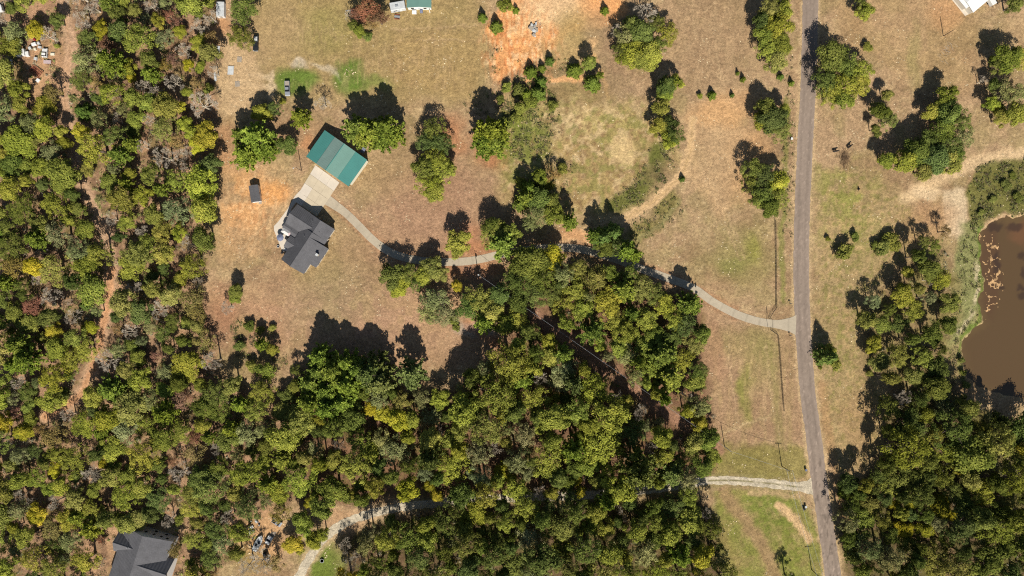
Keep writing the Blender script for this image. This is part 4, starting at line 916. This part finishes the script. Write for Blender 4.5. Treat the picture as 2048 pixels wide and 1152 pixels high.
def trunk_mesh(seed, top=1.7, limbs=6, r=.085):
    rd = random.Random(seed); s = [(Vector((0,0,-.06)), Vector((0,0,.15)), r*1.5, r), (Vector((0,0,.15)), Vector((.03,.02,top*.6)), r, r*.75), (Vector((.03,.02,top*.6)), Vector((-.02,.03,top)), r*.75, r*.3)]
    for k in range(limbs):
        t = k*2.4+rd.uniform(-.3,.3); z0 = top*rd.uniform(.45,.8); L_ = rd.uniform(.4,.62); q0 = Vector((.02,.02,z0)); q1 = q0+Vector((math.cos(t)*L_*.55, math.sin(t)*L_*.55, .28)); q2 = q1+Vector((math.cos(t)*L_*.5, math.sin(t)*L_*.5, .18))
        s += [(q0, q1, r*.5, r*.32), (q1, q2, r*.32, r*.14)]
    return tube_mesh("trunk", s, M_BARK, 6)
def bare_meshes(seed):
    rd = random.Random(seed); s = []
    def grow(p, d, ln, r, lev):
        q = p+d*ln; s.append((p, q, r, r*.7))
        if lev >= 5: return
        for k in range(3 if lev < 3 else lev+1):
            ax = Vector((rd.gauss(0,1), rd.gauss(0,1), rd.gauss(0,1))).normalized(); nd = (d+ax*rd.uniform(.45,.8)+Vector((0,0,.10))).normalized(); grow(q, nd, ln*rd.uniform(.66,.86), max(r*.56, .0046), lev+1)
    for k in range(7):
        t = k*.9+rd.uniform(-.3,.3); d = Vector((math.cos(t)*.9, math.sin(t)*.9, rd.uniform(.35,1.2))).normalized(); grow(Vector((0,0,rd.uniform(.7,1.3))), d, rd.uniform(.22,.32), .024, 1)
    tr = [(Vector((0,0,-.06)), Vector((0,0,.2)), .1, .07), (Vector((0,0,.2)), Vector((.02,0,1.5)), .06, .03)]
    return tube_mesh("branches", s, M_BARE, 3), tube_mesh("trunk", tr, M_BARE, 6)

OAKS = [oak_crown(100+k, nl=13+(k % 4)*2) for k in range(9)]
BIGOAKS = [oak_crown(150+k, nl=40, per=230, lobe=(.14,.26), size=.036, spread=.88) for k in range(4)]
ELMS = [oak_crown(200+k, nl=26, per=190, lobe=(.17,.30), size=.040, spread=.86, dome=.6) for k in range(4)]
SPARSE = [oak_crown(250+k, nl=17, per=130, lobe=(.2,.34), size=.046, spread=.82) for k in range(4)]
PINES = [pine_crown(300+k) for k in range(5)]; SOFTS = [pine_crown(330+k, True) for k in range(2)]
CEDARS = [cedar_crown(400+k) for k in range(4)]; BUSHES = [bush_crown(450+k) for k in range(4)]
TRUNKS = [trunk_mesh(500+k) for k in range(4)]; PTRUNKS = [trunk_mesh(520+k, top=3.2, limbs=9, r=.07) for k in range(2)]; CTRUNK = trunk_mesh(540, top=2.4, limbs=4, r=.06); BTRUNK = trunk_mesh(541, top=.7, limbs=5, r=.05)
BARES = [bare_meshes(600+k) for k in range(5)]

KIND = {  # name, descriptive words, category, crown meshes, colours (linear), height = h0 + h1*R, model height, crown centre (fraction of height)
 'O': ("broadleaf_tree", "olive-green broadleaf tree", OAKS, [(0.234,0.245,0.037),(0.213,0.237,0.039),(0.255,0.251,0.039),(0.192,0.219,0.039),(0.229,0.224,0.052)], 4.6, 1.15, 2.25, .72),
 'o': ("oak_tree", "dark green oak", OAKS+BIGOAKS, [(0.112,0.139,0.030),(0.130,0.153,0.032),(0.102,0.133,0.034),(0.146,0.163,0.035)], 5.0, 1.15, 2.25, .72),
 'g': ("elm_tree", "grey-green tree", ELMS, [(0.192,0.204,0.074),(0.177,0.199,0.077),(0.213,0.212,0.084)], 5.0, 1.1, 2.3, .72),
 'p': ("pine_tree", "bright green pine", PINES, [(0.218,0.267,0.042),(0.198,0.255,0.044),(0.237,0.269,0.042)], 6.5, 1.7, 3.5, .66),
 'P': ("soft_pine_tree", "soft dark green pine", SOFTS, [(0.151,0.184,0.050),(0.161,0.190,0.052)], 6.0, 1.5, 3.5, .66),
 'c': ("cedar_tree", "small cedar", CEDARS, [(0.127,0.168,0.029),(0.149,0.191,0.030),(0.104,0.153,0.033)], 1.2, 2.0, 3.2, .40),
 'b': ("bare_tree", "bare grey tree", None, [(1,1,1)], 4.0, 1.15, 2.2, .68),
 'r': ("rust_tree", "rust-red tree", SPARSE, [(.235,.112,.062),(.205,.112,.068),(.220,.125,.070)], 4.2, 1.1, 2.25, .72),
 'w': ("brown_tree", "brown-leaved tree", SPARSE, [(0.238,0.160,0.056),(0.224,0.168,0.062),(0.208,0.168,0.048)], 4.2, 1.1, 2.25, .72),
 'y': ("yellow_tree", "yellow-leaved tree", OAKS, [(0.343,0.306,0.029),(0.291,0.281,0.029),(0.322,0.281,0.032)], 4.0, 1.1, 2.25, .72),
 's': ("bush", "green bush", BUSHES, [(0.182,0.194,0.039),(0.208,0.209,0.040),(0.146,0.168,0.039)], .5, .85, 1.1, .5),
}
# ---- trees placed by eye: crown centre and crown radius in photograph pixels
KEY = """o 485 18 33;o 478 72 27;O 520 224 18;o 548 216 15;p 600 234 18;O 533 228 13;s 566 203 7;b 645 206 18;p 512 276 31;o 573 291 20;p 490 309 25;p 530 300 20;p 478 270 16
p 712 258 26;p 770 258 30;p 745 270 24;p 732 258 22;p 788 270 20;p 722 276 16;p 765 280 20;o 868 258 26;o 856 282 26;o 884 286 24;O 868 318 28;o 848 336 24;O 886 340 26;O 858 366 26;O 868 384 20;o 899 336 13;p 980 266 31;p 986 287 26;p 972 284 24
s 1038 182 15;c 1076 186 13;s 1014 176 11;s 1058 206 15;O 1040 216 12;c 1052 190 11;s 1000 200 10;s 1105 212 12;s 1035 235 14;c 1062 143 11;c 1084 136 7;c 1100 121 8;c 1150 140 13;O 1178 126 15;c 1185 165 14;O 1200 150 8;c 965 34 8;c 993 52 11;O 1011 10 15;c 1210 20 7;c 1032 20 6;c 1082 163 10;c 1190 172 9
g 1250 72 24;b 1292 26 28;o 1283 64 27;O 1336 64 25;O 1262 108 27;O 1303 106 27;o 1243 98 18;b 1236 60 16;o 1318 88 20;O 1280 118 22;o 1310 45 20;o 1262 50 18
o 1333 172 20;O 1350 164 18;O 1330 188 16;O 1323 212 18;O 1318 254 18;o 1350 266 24;O 1340 278 18;o 1338 246 18;r 735 16 27;r 757 34 20;r 712 30 17;w 742 48 14;O 718 62 14;s 736 74 11;b 700 30 14;o 706 50 11;c 1365 358 5;c 1425 190 8;c 1487 158 5;c 1476 146 3.5;c 1465 190 4;s 1400 192 6
O 1540 18 25;O 1556 50 27;O 1532 66 24;O 1560 86 25;O 1538 100 24;O 1552 122 22;O 1565 20 22;o 1525 40 18;c 1562 153 6;c 1584 166 5;o 1535 215 20;o 1546 238 30;o 1560 258 24;O 1528 246 20;O 1565 222 16
o 1510 336 24;o 1533 352 28;O 1556 362 22;o 1502 364 20;o 1530 386 26;O 1555 396 24;o 1540 414 22;O 1518 400 18
o 1668 112 30;o 1694 128 32;O 1724 140 27;o 1652 158 28;O 1690 168 32;O 1722 168 26;O 1662 188 26;O 1688 196 22;s 1734 95 11;O 1730 22 17;o 1722 4 13;O 1775 190 12;o 1763 222 18;o 1780 240 18;O 1776 226 12;o 1752 214 12;s 1754 270 8;o 1752 256 9
O 1896 190 23;O 1870 222 20;o 1898 226 26;o 1926 240 24;g 1930 272 24;o 1888 262 30;o 1906 292 28;o 1860 280 26;o 1838 306 28;o 1872 318 30;O 1900 322 26;O 1812 322 24;O 1774 320 17;O 1850 340 22;o 1915 310 20
O 2016 116 27;O 2044 112 24;o 2000 128 18;O 1985 206 16;g 2012 178 24;g 2038 188 24;O 2004 236 17;O 2034 228 22;o 2030 8 18;o 1990 168 12;b 1968 160 12;s 1995 220 14
s 1688 504 19;s 1710 474 10;s 1764 497 17;s 1782 484 18;s 1750 490 10;s 1774 474 11;s 1655 478 6;c 1655 712 17 13;s 1668 726 15;O 1662 700 12;s 1738 746 8;s 1640 735 5
O 1735 640 20;O 1762 646 20;O 1808 590 24;o 1868 492 18;w 1892 462 13;o 1850 482 13;O 1884 560 24;o 1862 540 22;O 1828 620 24;O 1902 605 20;O 1748 690 18;o 1800 648 20;O 1796 712 26;O 1846 716 26;O 1760 724 22;o 1876 736 22;o 1866 668 22;o 1898 650 18;O 1830 752 22;b 1860 560 14
O 915 488 28;O 990 470 31;p 1004 490 26;o 985 455 24;O 1020 466 22;c 1058 378 15 11.5;c 1082 366 11 9;o 1080 402 24;g 1074 432 25;p 1052 396 16;O 1108 430 22;p 1140 444 15;s 1040 364 12;O 1080 352 15;w 1108 350 16;o 1100 400 18;g 1060 446 18;c 1040 408 12 8;s 1125 340 12;s 1095 370 12;s 1010 248 14
c 1205 476 17 14.5;c 1228 466 17 13;o 1236 492 22;p 1254 500 18;p 1192 470 16;o 1212 496 18;p 1270 510 14
o 784 552 26;o 812 546 24;O 800 572 22;o 832 566 18;O 862 536 24;O 845 552 20;O 880 548 16;g 870 604 30;g 884 628 28;g 856 626 24;b 880 602 22;O 955 600 30;O 982 622 26;o 996 592 24;p 968 646 20;y 914 572 12;o 938 612 24;s 905 640 12;s 912 655 9
o 1060 524 38;o 1086 556 34;o 1040 562 34;y 1104 516 26;o 1068 586 30;o 1100 590 24;O 1032 640 26;o 1036 604 22;O 1010 650 22
O 1150 580 30;O 1190 560 28;O 1165 620 28;O 1128 612 24;O 1215 600 30;p 1248 580 26;o 1262 552 24;p 1185 665 24;O 1230 640 26;w 1236 632 16;O 1285 575 26;o 1310 590 24;p 1265 628 16;O 1295 640 26;O 1330 610 28;O 1352 640 26;p 1380 610 24;o 1372 650 26;o 1342 680 28;O 1385 690 24;O 1290 690 26;g 1255 710 26;O 1240 695 22;p 1325 710 30;O 1365 720 26;o 1395 740 22;O 1300 740 24;p 1340 755 28;O 1390 765 22;b 1395 738 12;o 1310 670 22;o 1418 878 22;O 1424 914 20;o 1404 934 22;O 1392 884 22;o 1380 912 20;O 1400 850 18
p 640 716 25;p 664 742 26;p 692 726 24;p 712 740 20;p 622 766 22;p 650 782 27;p 692 772 27;p 618 808 24;p 654 818 24;p 684 806 24;p 634 742 22;p 676 762 24;P 738 748 30;P 762 768 28;P 752 732 26;P 824 750 29;o 590 772 15;g 756 800 22;o 702 838 30;y 742 816 18;y 768 828 19;O 802 806 24;o 590 740 12;g 840 800 22
o 470 582 14;b 455 614 17;O 470 596 12;p 520 690 13;O 530 742 20;s 505 732 13;O 545 700 12;o 428 790 30;o 412 818 28;o 440 822 24;s 500 652 12;s 520 660 10;s 480 690 12;s 545 655 8
y 872 990 14;y 858 974 12;y 1004 940 17;y 1162 984 12;y 1154 962 10;y 1020 952 14;b 524 1122 30;b 496 1132 26;w 548 1126 22;O 612 1058 20;y 586 1090 20;w 560 1030 20;O 628 1082 18;O 645 1070 14;s 600 1100 10;o 1582 1162 16;O 602 1040 18
b 405 210 34;b 366 100 21;b 302 12 17;b 186 14 20;b 288 172 20;b 312 184 15;b 96 72 22;b 285 292 16;r 214 88 19;r 334 30 15;r 354 42 11;r 346 116 13;w 330 132 17;w 392 166 16;y 410 270 26;y 376 130 12;y 262 155 10;o 112 40 15;g 24 64 26;y 70 60 20;O 16 92 20;o 22 16 13;o 24 92 16;c 166 222 16;o 160 158 22;y 358 214 12;y 396 288 18;s 115 92 6
b 375 488 17;b 100 594 24;b 75 560 15;b 266 576 22;b 216 720 29;b 396 562 14;b 222 438 17;r 357 536 10;w 384 600 27;w 392 624 22;r 310 712 13;r 356 800 22;r 372 790 16;w 106 876 27;r 344 920 13;r 390 876 16;r 26 826 13;r 82 708 8;O 272 512 34;O 290 490 26;O 262 534 26;y 182 655 14;o 232 634 13;w 235 655 14;c 170 610 10;y 170 660 10;y 206 926 12;y 72 1030 20;y 46 864 19;O 320 876 26;p 30 690 24;p 50 720 24;p 24 730 18;o 415 975 36;o 400 960 26;o 435 940 24;O 385 985 22;o 455 880 24;p 460 860 18;g 300 800 24;g 235 700 20;b 135 830 18;b 150 890 12;b 60 1005 14;g 140 1085 24;O 135 1040 22;p 150 1035 16;y 70 1035 16;O 280 1040 20;o 300 1030 17;O 255 1050 22;O 238 1040 16;r 200 1080 8;w 350 1100 18;o 430 1060 26;g 445 1090 24;o 420 1120 24
y 1880 1016 24;y 1820 1010 14;y 1790 1006 14;O 1780 974 24;o 1700 968 20;y 1890 1000 12;y 1900 1030 14;O 1740 1010 22;o 1780 820 26;O 1850 830 18;o 1820 850 30;O 1960 860 22;O 1870 870 20;c 1695 985 14;o 1760 950 20;O 1900 905 24;b 1965 820 12;g 1990 930 26;O 1730 1040 22;y 1810 1060 20;y 1850 1060 18
s 2012 372 12 1.6;s 1985 398 9 1.3;s 2036 396 11 1.5;s 1962 424 8 1.2;s 2024 350 8 1.2;s 1930 770 8;s 1922 720 7;s 1925 745 7;b 1236 792 14;w 1250 900 16;O 1180 930 22;b 1410 1026 15;b 1338 1096 13;b 1248 1035 10;g 1130 740 26;g 1120 760 24;b 880 860 14;w 850 850 20;g 860 835 24"""
trees = []; TALL = {}
for ln in KEY.replace("\n", ";").split(";"):
    q_ = ln.split(); trees.append((q_[0], float(q_[1]), float(q_[2]), float(q_[3])))
    if len(q_) > 4: TALL[len(trees)-1] = float(q_[4])
NKEY = len(trees)
# ---- the rest of the woods: scattered, keeping clear of tracks, houses and clearings
rg = np.random.default_rng(21)
REG = [(WEST, .765, {'O':.44,'o':.20,'g':.16,'b':.09,'w':.03,'r':.01,'y':.025,'p':.06,'s':.02}, 5200, (26,36)),
       (SOUTH, .72, {'O':.34,'o':.30,'g':.16,'p':.10,'y':.025,'w':.03,'b':.03,'P':.05}, 4200, (28,42)),
       (GROVE, .72, {'O':.30,'o':.44,'y':.05,'g':.14,'p':.04,'b':.04}, 2600, (25,34)),
       (EAST, .72, {'O':.16,'o':.58,'y':.03,'g':.14,'p':.05,'b':.04,'P':.04}, 2600, (28,42)),
       (THICK, .95, {'O':.2,'o':.35,'g':.25,'s':.2}, 500, (15,19))]
def clear(x, y, r):
    a = lambda L_, d: float(seg_dist(np.array(x), np.array(y), L_)) < d
    if a(TRACK, 8+r*.55) or a(CORRIDOR, 9+r*.72) or a(DRIVE, 12+r*.5) or a(ROAD, 26+r): return True
    if x < 735 and a(GRAVEL, 20+r*.8): return True
    if x < 850 and a(GRAVEL, 12+r*.7): return True
    if x > 1380 and a(GRAVEL, 14+r*.9): return True
    if ((x-68)/60)**2+((y-128)/58)**2 < 1 or ((x-70)/34)**2+((y-24)/26)**2 < 1: return True
    if 205-r < x < 352+r and y > 1062-r: return True
    if ((x-525)/44)**2+((y-1078)/52)**2 < 1 or ((x-640)/44)**2+((y-1120)/50)**2 < 1: return True
    if ((x-640)/20)**2+((y-1085)/20)**2 < 1: return True
    return False
allx = np.zeros((4000, 3)); na = len(trees); allx[:na] = [t[1:] for t in trees]
for poly_, sp, wt_, tries, big in REG:
    xs_, ys_ = [p[0] for p in poly_], [p[1] for p in poly_]; ks = list(wt_); ws = np.array([wt_[k] for k in ks]); ws = ws/ws.sum()
    cand = np.stack([rg.uniform(max(min(xs_), -14), min(max(xs_), 2062), tries), rg.uniform(max(min(ys_), -14), min(max(ys_), 1172), tries)], 1)
    ok = inside(cand[:,0], cand[:,1], poly_)
    for n_, ((x, y), o_) in enumerate(zip(cand, ok)):
        if not o_: continue
        f = n_/tries; r = rg.uniform(*big) if f < .035 else (rg.uniform(19, 27) if f < .35 else rg.uniform(12.5, 19))
        if poly_ is THICK: r = rg.uniform(11, 18)
        k = ks[rg.choice(len(ks), p=ws)]
        if k == 's': r = min(r*.8, 15)
        if r > 27 and k in 'wrbyp': k = 'O'
        if clear(x, y, r): continue
        A = allx[:na]; d = np.hypot(A[:,0]-x, A[:,1]-y)
        if (d < sp*(A[:,2]+r)*.95).any(): continue
        allx[na] = (x, y, r); na += 1; trees.append((k, float(x), float(y), float(r)))

# ---- labels: kind, nearest landmark, side of it, and rank by distance from it
LM = [("the teal-roofed barn",672,315),("the grey-shingled ranch house",608,475),("the small shed on clay",511,383),("the forest house at lower left",285,1100),("the teal-roofed cabin",838,5),("the white-roofed building",1944,8),
 ("the rusty trailer frame",74,144),("the black pickup",513,88),("the silver pickup",576,178),("the big bare tree at the corner",405,210),("the sharp bend of the dirt track",224,540),("the lower end of the dirt track",140,815),("the top of the dirt track",136,50),("the middle of the upper dirt track",145,290),
 ("the left edge, level with the ranch house",10,480),("the left edge, level with the barn",10,315),("the lower left corner",10,1140),("the left edge, level with the south wood",10,800),("the grey boat",517,1086),("the row of pines",680,760),("the cleared corridor's upper end",960,560),("the cleared corridor's middle",1160,695),("the cleared corridor's lower end",1420,885),
 ("the driveway's middle",1005,508),("the driveway's lower bend",1400,590),("the entrance frame",1537,648),("the clay field",1040,90),("the pale round patch",1244,302),("the mown track",1290,415),("the road's top end",1620,40),("the brush pile",1688,308),("the gravel lane mouth",1600,973),("the gravel lane's middle",1180,988),("the gravel lane's left bend",700,1040),
 ("the bottom edge, centre",1000,1140),("the bottom edge right of centre",1300,1140),("the pond's left bank",1955,560),("the pond's lower bank",1960,785),("the lower right corner",2035,1140),("the road's bottom end",1665,1140),("the pond's top tip",2010,430),("the middle of the west wood",330,400),("the wood's southwest corner",400,830),("the south wood's heart",1000,840),("the right edge, level with the lane",2035,950),("the road, level with the ranch house",1603,470)]
def describe(k, x, y):
    best = min(LM, key=lambda q: (q[1]-x)**2+(q[2]-y)**2); dx, dy = x-best[1], y-best[2]
    side = ("right of" if dx > 0 else "left of") if abs(dx) > abs(dy) else ("below" if dy > 0 else "above")
    return (k, side, best[0]), math.hypot(dx, dy)
groups = {}
for i, (k, x, y, r) in enumerate(trees):
    key, d = describe(k, x, y); groups.setdefault(key, []).append((d, i))
ORD = ["nearest", "second nearest", "third nearest", "fourth nearest", "fifth nearest", "sixth nearest", "seventh nearest", "eighth nearest", "ninth nearest", "tenth nearest", "eleventh nearest", "twelfth nearest"]
TLABEL = {}
for (k, side, lm), mem in groups.items():
    mem.sort()
    for n_, (d, i) in enumerate(mem):
        w = KIND[k][1]; pre = "only " if len(mem) == 1 else (ORD[min(n_, 11)]+" ")
        TLABEL[i] = (pre+w+" "+side+" "+lm)
GROUPN = {'O':"olive-green broadleaf trees",'o':"dark green oaks",'g':"grey-green trees",'p':"bright green pines",'P':"soft dark pines",'c':"cedars",'b':"bare grey trees",'r':"rust-red trees",'w':"brown-leaved trees",'y':"yellow-leaved trees",'s':"green bushes"}

def child(name, me, parent, colr=None, k=1.0):
    o = bpy.data.objects.new(name, me); COL.objects.link(o); o.parent = parent
    if colr is not None: o.color = (*colr, 1)
    return o
for i, (k, x, y, r) in enumerate(trees):
    nm, wd, crowns, cols, h0, h1, mh, cf = KIND[k]
    R = r*M_PX; H = (h0+h1*R)*(rg.uniform(.9, 1.12) if i < NKEY else rg.uniform(.72, 1.5))
    H = TALL.get(i, H)
    west = i not in TALL and x < 600 and k not in 'cs'
    if west: H *= .86
    elif i >= NKEY and k not in 'sc': H *= 1.25
    loc = P(x, y, 0, H*cf); loc.z = ground_z(loc.x, loc.y)-.03
    e = empty(nm, loc, rg.uniform(0, 6.283)); kr = {'p': 1.02, 'P': 1.02}.get(k, 1.12); e.scale = (R*kr, R*kr*(rg.uniform(.9, 1.08) if i < NKEY else rg.uniform(.74, 1.16)), H/mh)
    tag(e, TLABEL[i], "bush" if k == 's' else "tree", GROUPN[k])
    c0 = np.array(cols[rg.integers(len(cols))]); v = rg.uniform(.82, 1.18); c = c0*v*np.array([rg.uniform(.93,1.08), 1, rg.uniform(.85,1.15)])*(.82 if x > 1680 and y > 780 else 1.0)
    if k == 'b':
        bm_, tm_ = BARES[rg.integers(len(BARES))]; child("crown", bm_, e); child("trunk", tm_, e)
    else:
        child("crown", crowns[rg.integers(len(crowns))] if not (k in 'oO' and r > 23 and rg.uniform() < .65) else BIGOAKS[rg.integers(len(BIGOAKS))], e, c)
        child("trunk", {'p': PTRUNKS[i % 2], 'P': PTRUNKS[i % 2], 'c': CTRUNK, 's': BTRUNK}.get(k, TRUNKS[i % 4]), e)
print("TREES", len(trees), {k: sum(t[0] == k for t in trees) for k in KIND})

# ------------------------------------------------------------------ ground cover
def scatter(n, fn, seed):
    r_ = np.random.default_rng(seed); u = r_.uniform(-10, 2058, n); v = r_.uniform(-10, 1162, n); d = fn(u, v); keep_ = r_.uniform(0, 1, n) < d; return u[keep_], v[keep_], r_
def paved(u, v):
    return (seg_dist(u, v, ROAD) < 19) | (seg_dist(u, v, DRIVE) < 10) | ((seg_dist(u, v, GRAVEL) < 9)) | inside(u, v, [(545,440),(600,375),(625,335),(680,365),(640,440),(672,460),(640,545),(560,515)]) | inside(u, v, [(608,310),(650,250),(738,318),(695,378)]) | (sdist(u, v, POND) > -2) | (seg_dist(u, v, TRACK) < 9) | (seg_dist(u, v, MOWN) < 8)
def samp(u, v):
    x = (u-1024)*M_PX; y = (576-v)*M_PX; i = np.clip(np.searchsorted(GX, x), 1, nx-1); j = np.clip(np.searchsorted(GY, y), 1, ny-1)
    return x, y, ZZ[j, i], col[j, i]
# dry grass and weeds: small upright blades in tufts
def grass_density(u, v):
    d = .30+.5*smooth(fbm(u/30, v/30, 91), .4, .7); d = np.where(in_forest(u, v), .12, d); return np.where(paved(u, v), 0, d)
u, v, r_ = scatter(90000, grass_density, 92); x, y, z, c = samp(u, v); n = len(u)
Vg, Cg = [], []
for b in range(2):
    th = r_.uniform(0, 6.283, n); w = r_.uniform(.10, .26, n); h = r_.uniform(.04, .15, n); lx, ly = r_.normal(0, .16, n), r_.normal(0, .16, n)
    dx, dy = np.cos(th)*w, np.sin(th)*w
    Vg.append(np.stack([np.stack([x-dx, y-dy, z-.02], 1), np.stack([x+dx, y+dy, z-.02], 1), np.stack([x+lx, y+ly, z+h], 1)], 1))
Vg = np.concatenate(Vg).reshape(-1, 3); cc = np.concatenate([c*r_.uniform(.7, 1.3, (n,1)) for b in range(2)]); cc = np.repeat(cc, 3, 0)
tag(link("dry_grass", mesh_np("dry_grass", Vg, np.arange(len(Vg)).reshape(-1, 3), M_TUFT, False, {"soil": ('FLOAT_COLOR', 'POINT', np.concatenate([cc, np.ones((len(cc),1))], 1))})), "dry tan grass tufts covering the open fields", "grass", kind="stuff")
# rough green weeds and brush: leafy clumps
ROUGH = [([(1000,165),(1110,158),(1125,240),(1100,310),(1030,320),(1005,260)], .9), ([(1225,395),(1295,330),(1318,270),(1345,285),(1352,330),(1300,400),(1235,430)], 1.0), ([(1265,440),(1350,388),(1368,420),(1300,478),(1255,478)], .7), (SCRUB, 1.0), ([(1935,440),(1962,450),(1964,640),(1925,700),(1905,690),(1910,560)], .55), ([(470,640),(545,640),(580,740),(500,740),(460,700)], .6), ([(930,195),(1000,180),(1010,225),(935,235)], .4), ([(1570,120),(1590,120),(1590,480),(1566,480)], .4), ([(985,110),(990,40),(1000,40),(1000,160),(985,165)], .3),([(1040,125),(1170,120),(1165,150),(1050,152)], .35),([(1900,690),(1930,700),(1945,775),(1900,770)], .7),([(1085,330),(1150,310),(1140,400),(1090,420)], .35)]
def rough_density(u, v):
    d = np.zeros(u.shape)
    for p_, k_ in ROUGH: d = np.maximum(d, inside(u+(fbm(u/14,v/14,93)-.5)*30, v+(fbm(u/14,v/14,94)-.5)*30, p_)*k_*smooth(fbm(u/9, v/9, 95, 4), .42, .62))
    d = np.maximum(d, in_forest(u, v)*.03*smooth(fbm(u/18, v/18, 96), .35, .6)); return np.where(paved(u, v), 0, d)
u, v, r_ = scatter(300000, rough_density, 97); x, y, z, c = samp(u, v); n = len(u); m = 9
pc = np.repeat(np.stack([x, y, z+.25], 1), m, 0); nn_ = len(pc); off = r_.normal(0, 1, (nn_,3))*np.array([.34,.34,.26])*np.repeat(np.clip(r_.lognormal(-.15,.6,n),.3,3.0), m)[:, None]
pc = pc+off; pc[:,2] = np.maximum(pc[:,2], np.repeat(z, m)+.05)
Vv, Ff = leaf_quads(pc, unit(r_.normal(0,.6,(nn_,3))+np.array([0,-.1,.8])), .20*r_.uniform(.6,1.4,nn_), .11*r_.uniform(.6,1.4,nn_), r_)
pal = np.array([(.115,.13,.035),(.14,.145,.04),(.09,.11,.035),(.15,.125,.06),(.125,.095,.06)]); cl = pal[r_.integers(0, 5, n)]*r_.uniform(.7,1.3,(n,1)); cl = np.repeat(np.repeat(cl, m, 0)*r_.uniform(.7,1.35,(nn_,1)), 4, 0)
tag(link("weeds", mesh_np("weeds", Vv, Ff, M_TUFT, False, {"soil": ('FLOAT_COLOR', 'POINT', np.concatenate([cl, np.ones((len(cl),1))], 1))})), "green and brown weeds and undergrowth in rough ground and woods", "weeds", kind="stuff")
# undergrowth of the woods: knee- to head-high leafy scrub
def under_density(u, v): return np.where(paved(u, v) | (seg_dist(u, v, CORRIDOR) < 12), 0, in_forest(u, v)*np.where(inside(u, v, WEST), 1.0, .4)*(.2+.7*smooth(fbm(u/22, v/22, 111), .35, .6)))
u, v, r_ = scatter(15000, under_density, 112); x, y, z, c = samp(u, v); n = len(u); m = 34
sz = r_.uniform(.4, 1.45, n); ht = sz*r_.uniform(.6, 1.3, n); d = unit(r_.normal(size=(n*m,3))); d[:,2] = np.abs(d[:,2])
pc = np.repeat(np.stack([x, y, z], 1), m, 0)+d*np.stack([np.repeat(sz, m), np.repeat(sz, m), np.repeat(ht*1.5, m)], 1)*r_.uniform(.5, 1.05, (n*m,1))
Vv, Ff = leaf_quads(pc, unit(d*.8+r_.normal(0,.4,(n*m,3))+np.array([0,0,.4])), .19*r_.uniform(.6,1.4,n*m), .12*r_.uniform(.6,1.4,n*m), r_)
pal = np.array([(.21,.23,.055),(.20,.215,.07),(.14,.17,.05),(.21,.21,.09),(.22,.195,.12),(.24,.22,.15)]); cl = pal[r_.integers(0, 6, n)]*r_.uniform(.75,1.25,(n,1)); cl = np.repeat(np.repeat(cl, m, 0)*r_.uniform(.7,1.35,(n*m,1)), 4, 0)
tag(link("undergrowth", mesh_np("undergrowth", Vv, Ff, M_TUFT, False, {"soil": ('FLOAT_COLOR', 'POINT', np.concatenate([cl, np.ones((len(cl),1))], 1))})), "olive and tan scrub filling the woods under the trees", "undergrowth", kind="stuff")
# pale fallen leaves and stones lying in drifts on the lawns
def pale_density(u, v):
    d = smooth(fbm(u/24, v/24, 101), .52, .74)*smooth(fbm(u/7, v/7, 102), .45, .7); d = np.where(in_forest(u, v), d*.15, d); return np.where(paved(u, v), 0, d)
u, v, r_ = scatter(70000, pale_density, 103); x, y, z, c = samp(u, v); n = len(u)
pc = np.stack([x, y, z+.06], 1); Vv, Ff = leaf_quads(pc, unit(r_.normal(0,.18,(n,3))+np.array([0,0,1.])), .27*r_.uniform(.4,1.5,n), .18*r_.uniform(.4,1.4,n), r_)
cl = np.repeat(lin((236,214,172))[None]*r_.uniform(.7,1.15,(n,1)), 4, 0)
tag(link("fallen_leaves", mesh_np("fallen_leaves", Vv, Ff, M_TUFT, False, {"soil": ('FLOAT_COLOR', 'POINT', np.concatenate([cl, np.ones((len(cl),1))], 1))})), "pale fallen leaves scattered in drifts over the lawns", "leaves", kind="stuff")
# brush pile between the cows, driftwood sticks
def sticks(name, label, cx, cy, n, sx, sy, ln, mat, seed, rot=0, hz=.8):
    r2 = random.Random(seed); s = []
    for k in range(n):
        a = Vector((r2.gauss(0, sx), r2.gauss(0, sy), r2.uniform(.05, hz))); t = r2.gauss(1.4, .5); d = Vector((math.cos(t), math.sin(t), r2.gauss(0, .18)))*ln*r2.uniform(.4, 1); q = a+d; q.z = max(q.z, .05); s.append((a, q, .045, .015))
    o = link(name, tube_mesh(name, s, mat, 4)); o.location = P(cx, cy); o.rotation_euler = (0,0,rot); return tag(o, label, "brush pile")
sticks("brush_pile", "brown brush pile between the two black cows", 1688, 320, 150, .9, 1.7, 2.4, M_DEAD, 5); 
sticks("brush_pile", "small grey brush heap on bare soil left of the pond", 1862, 432, 50, 1.6, .8, 1.6, M_DEAD, 6); sticks("brush_pile", "pale fallen branches on the field below the dark pole", 1897, 102, 24, 2.5, 1.0, 2.6, M_BARE, 7, 1.0, .3)
sticks("brush_pile", "grey fallen twigs beside the debris heap on clay", 1078, 50, 24, .9, 1.2, 2.2, M_BARE, 8, .7, .4)
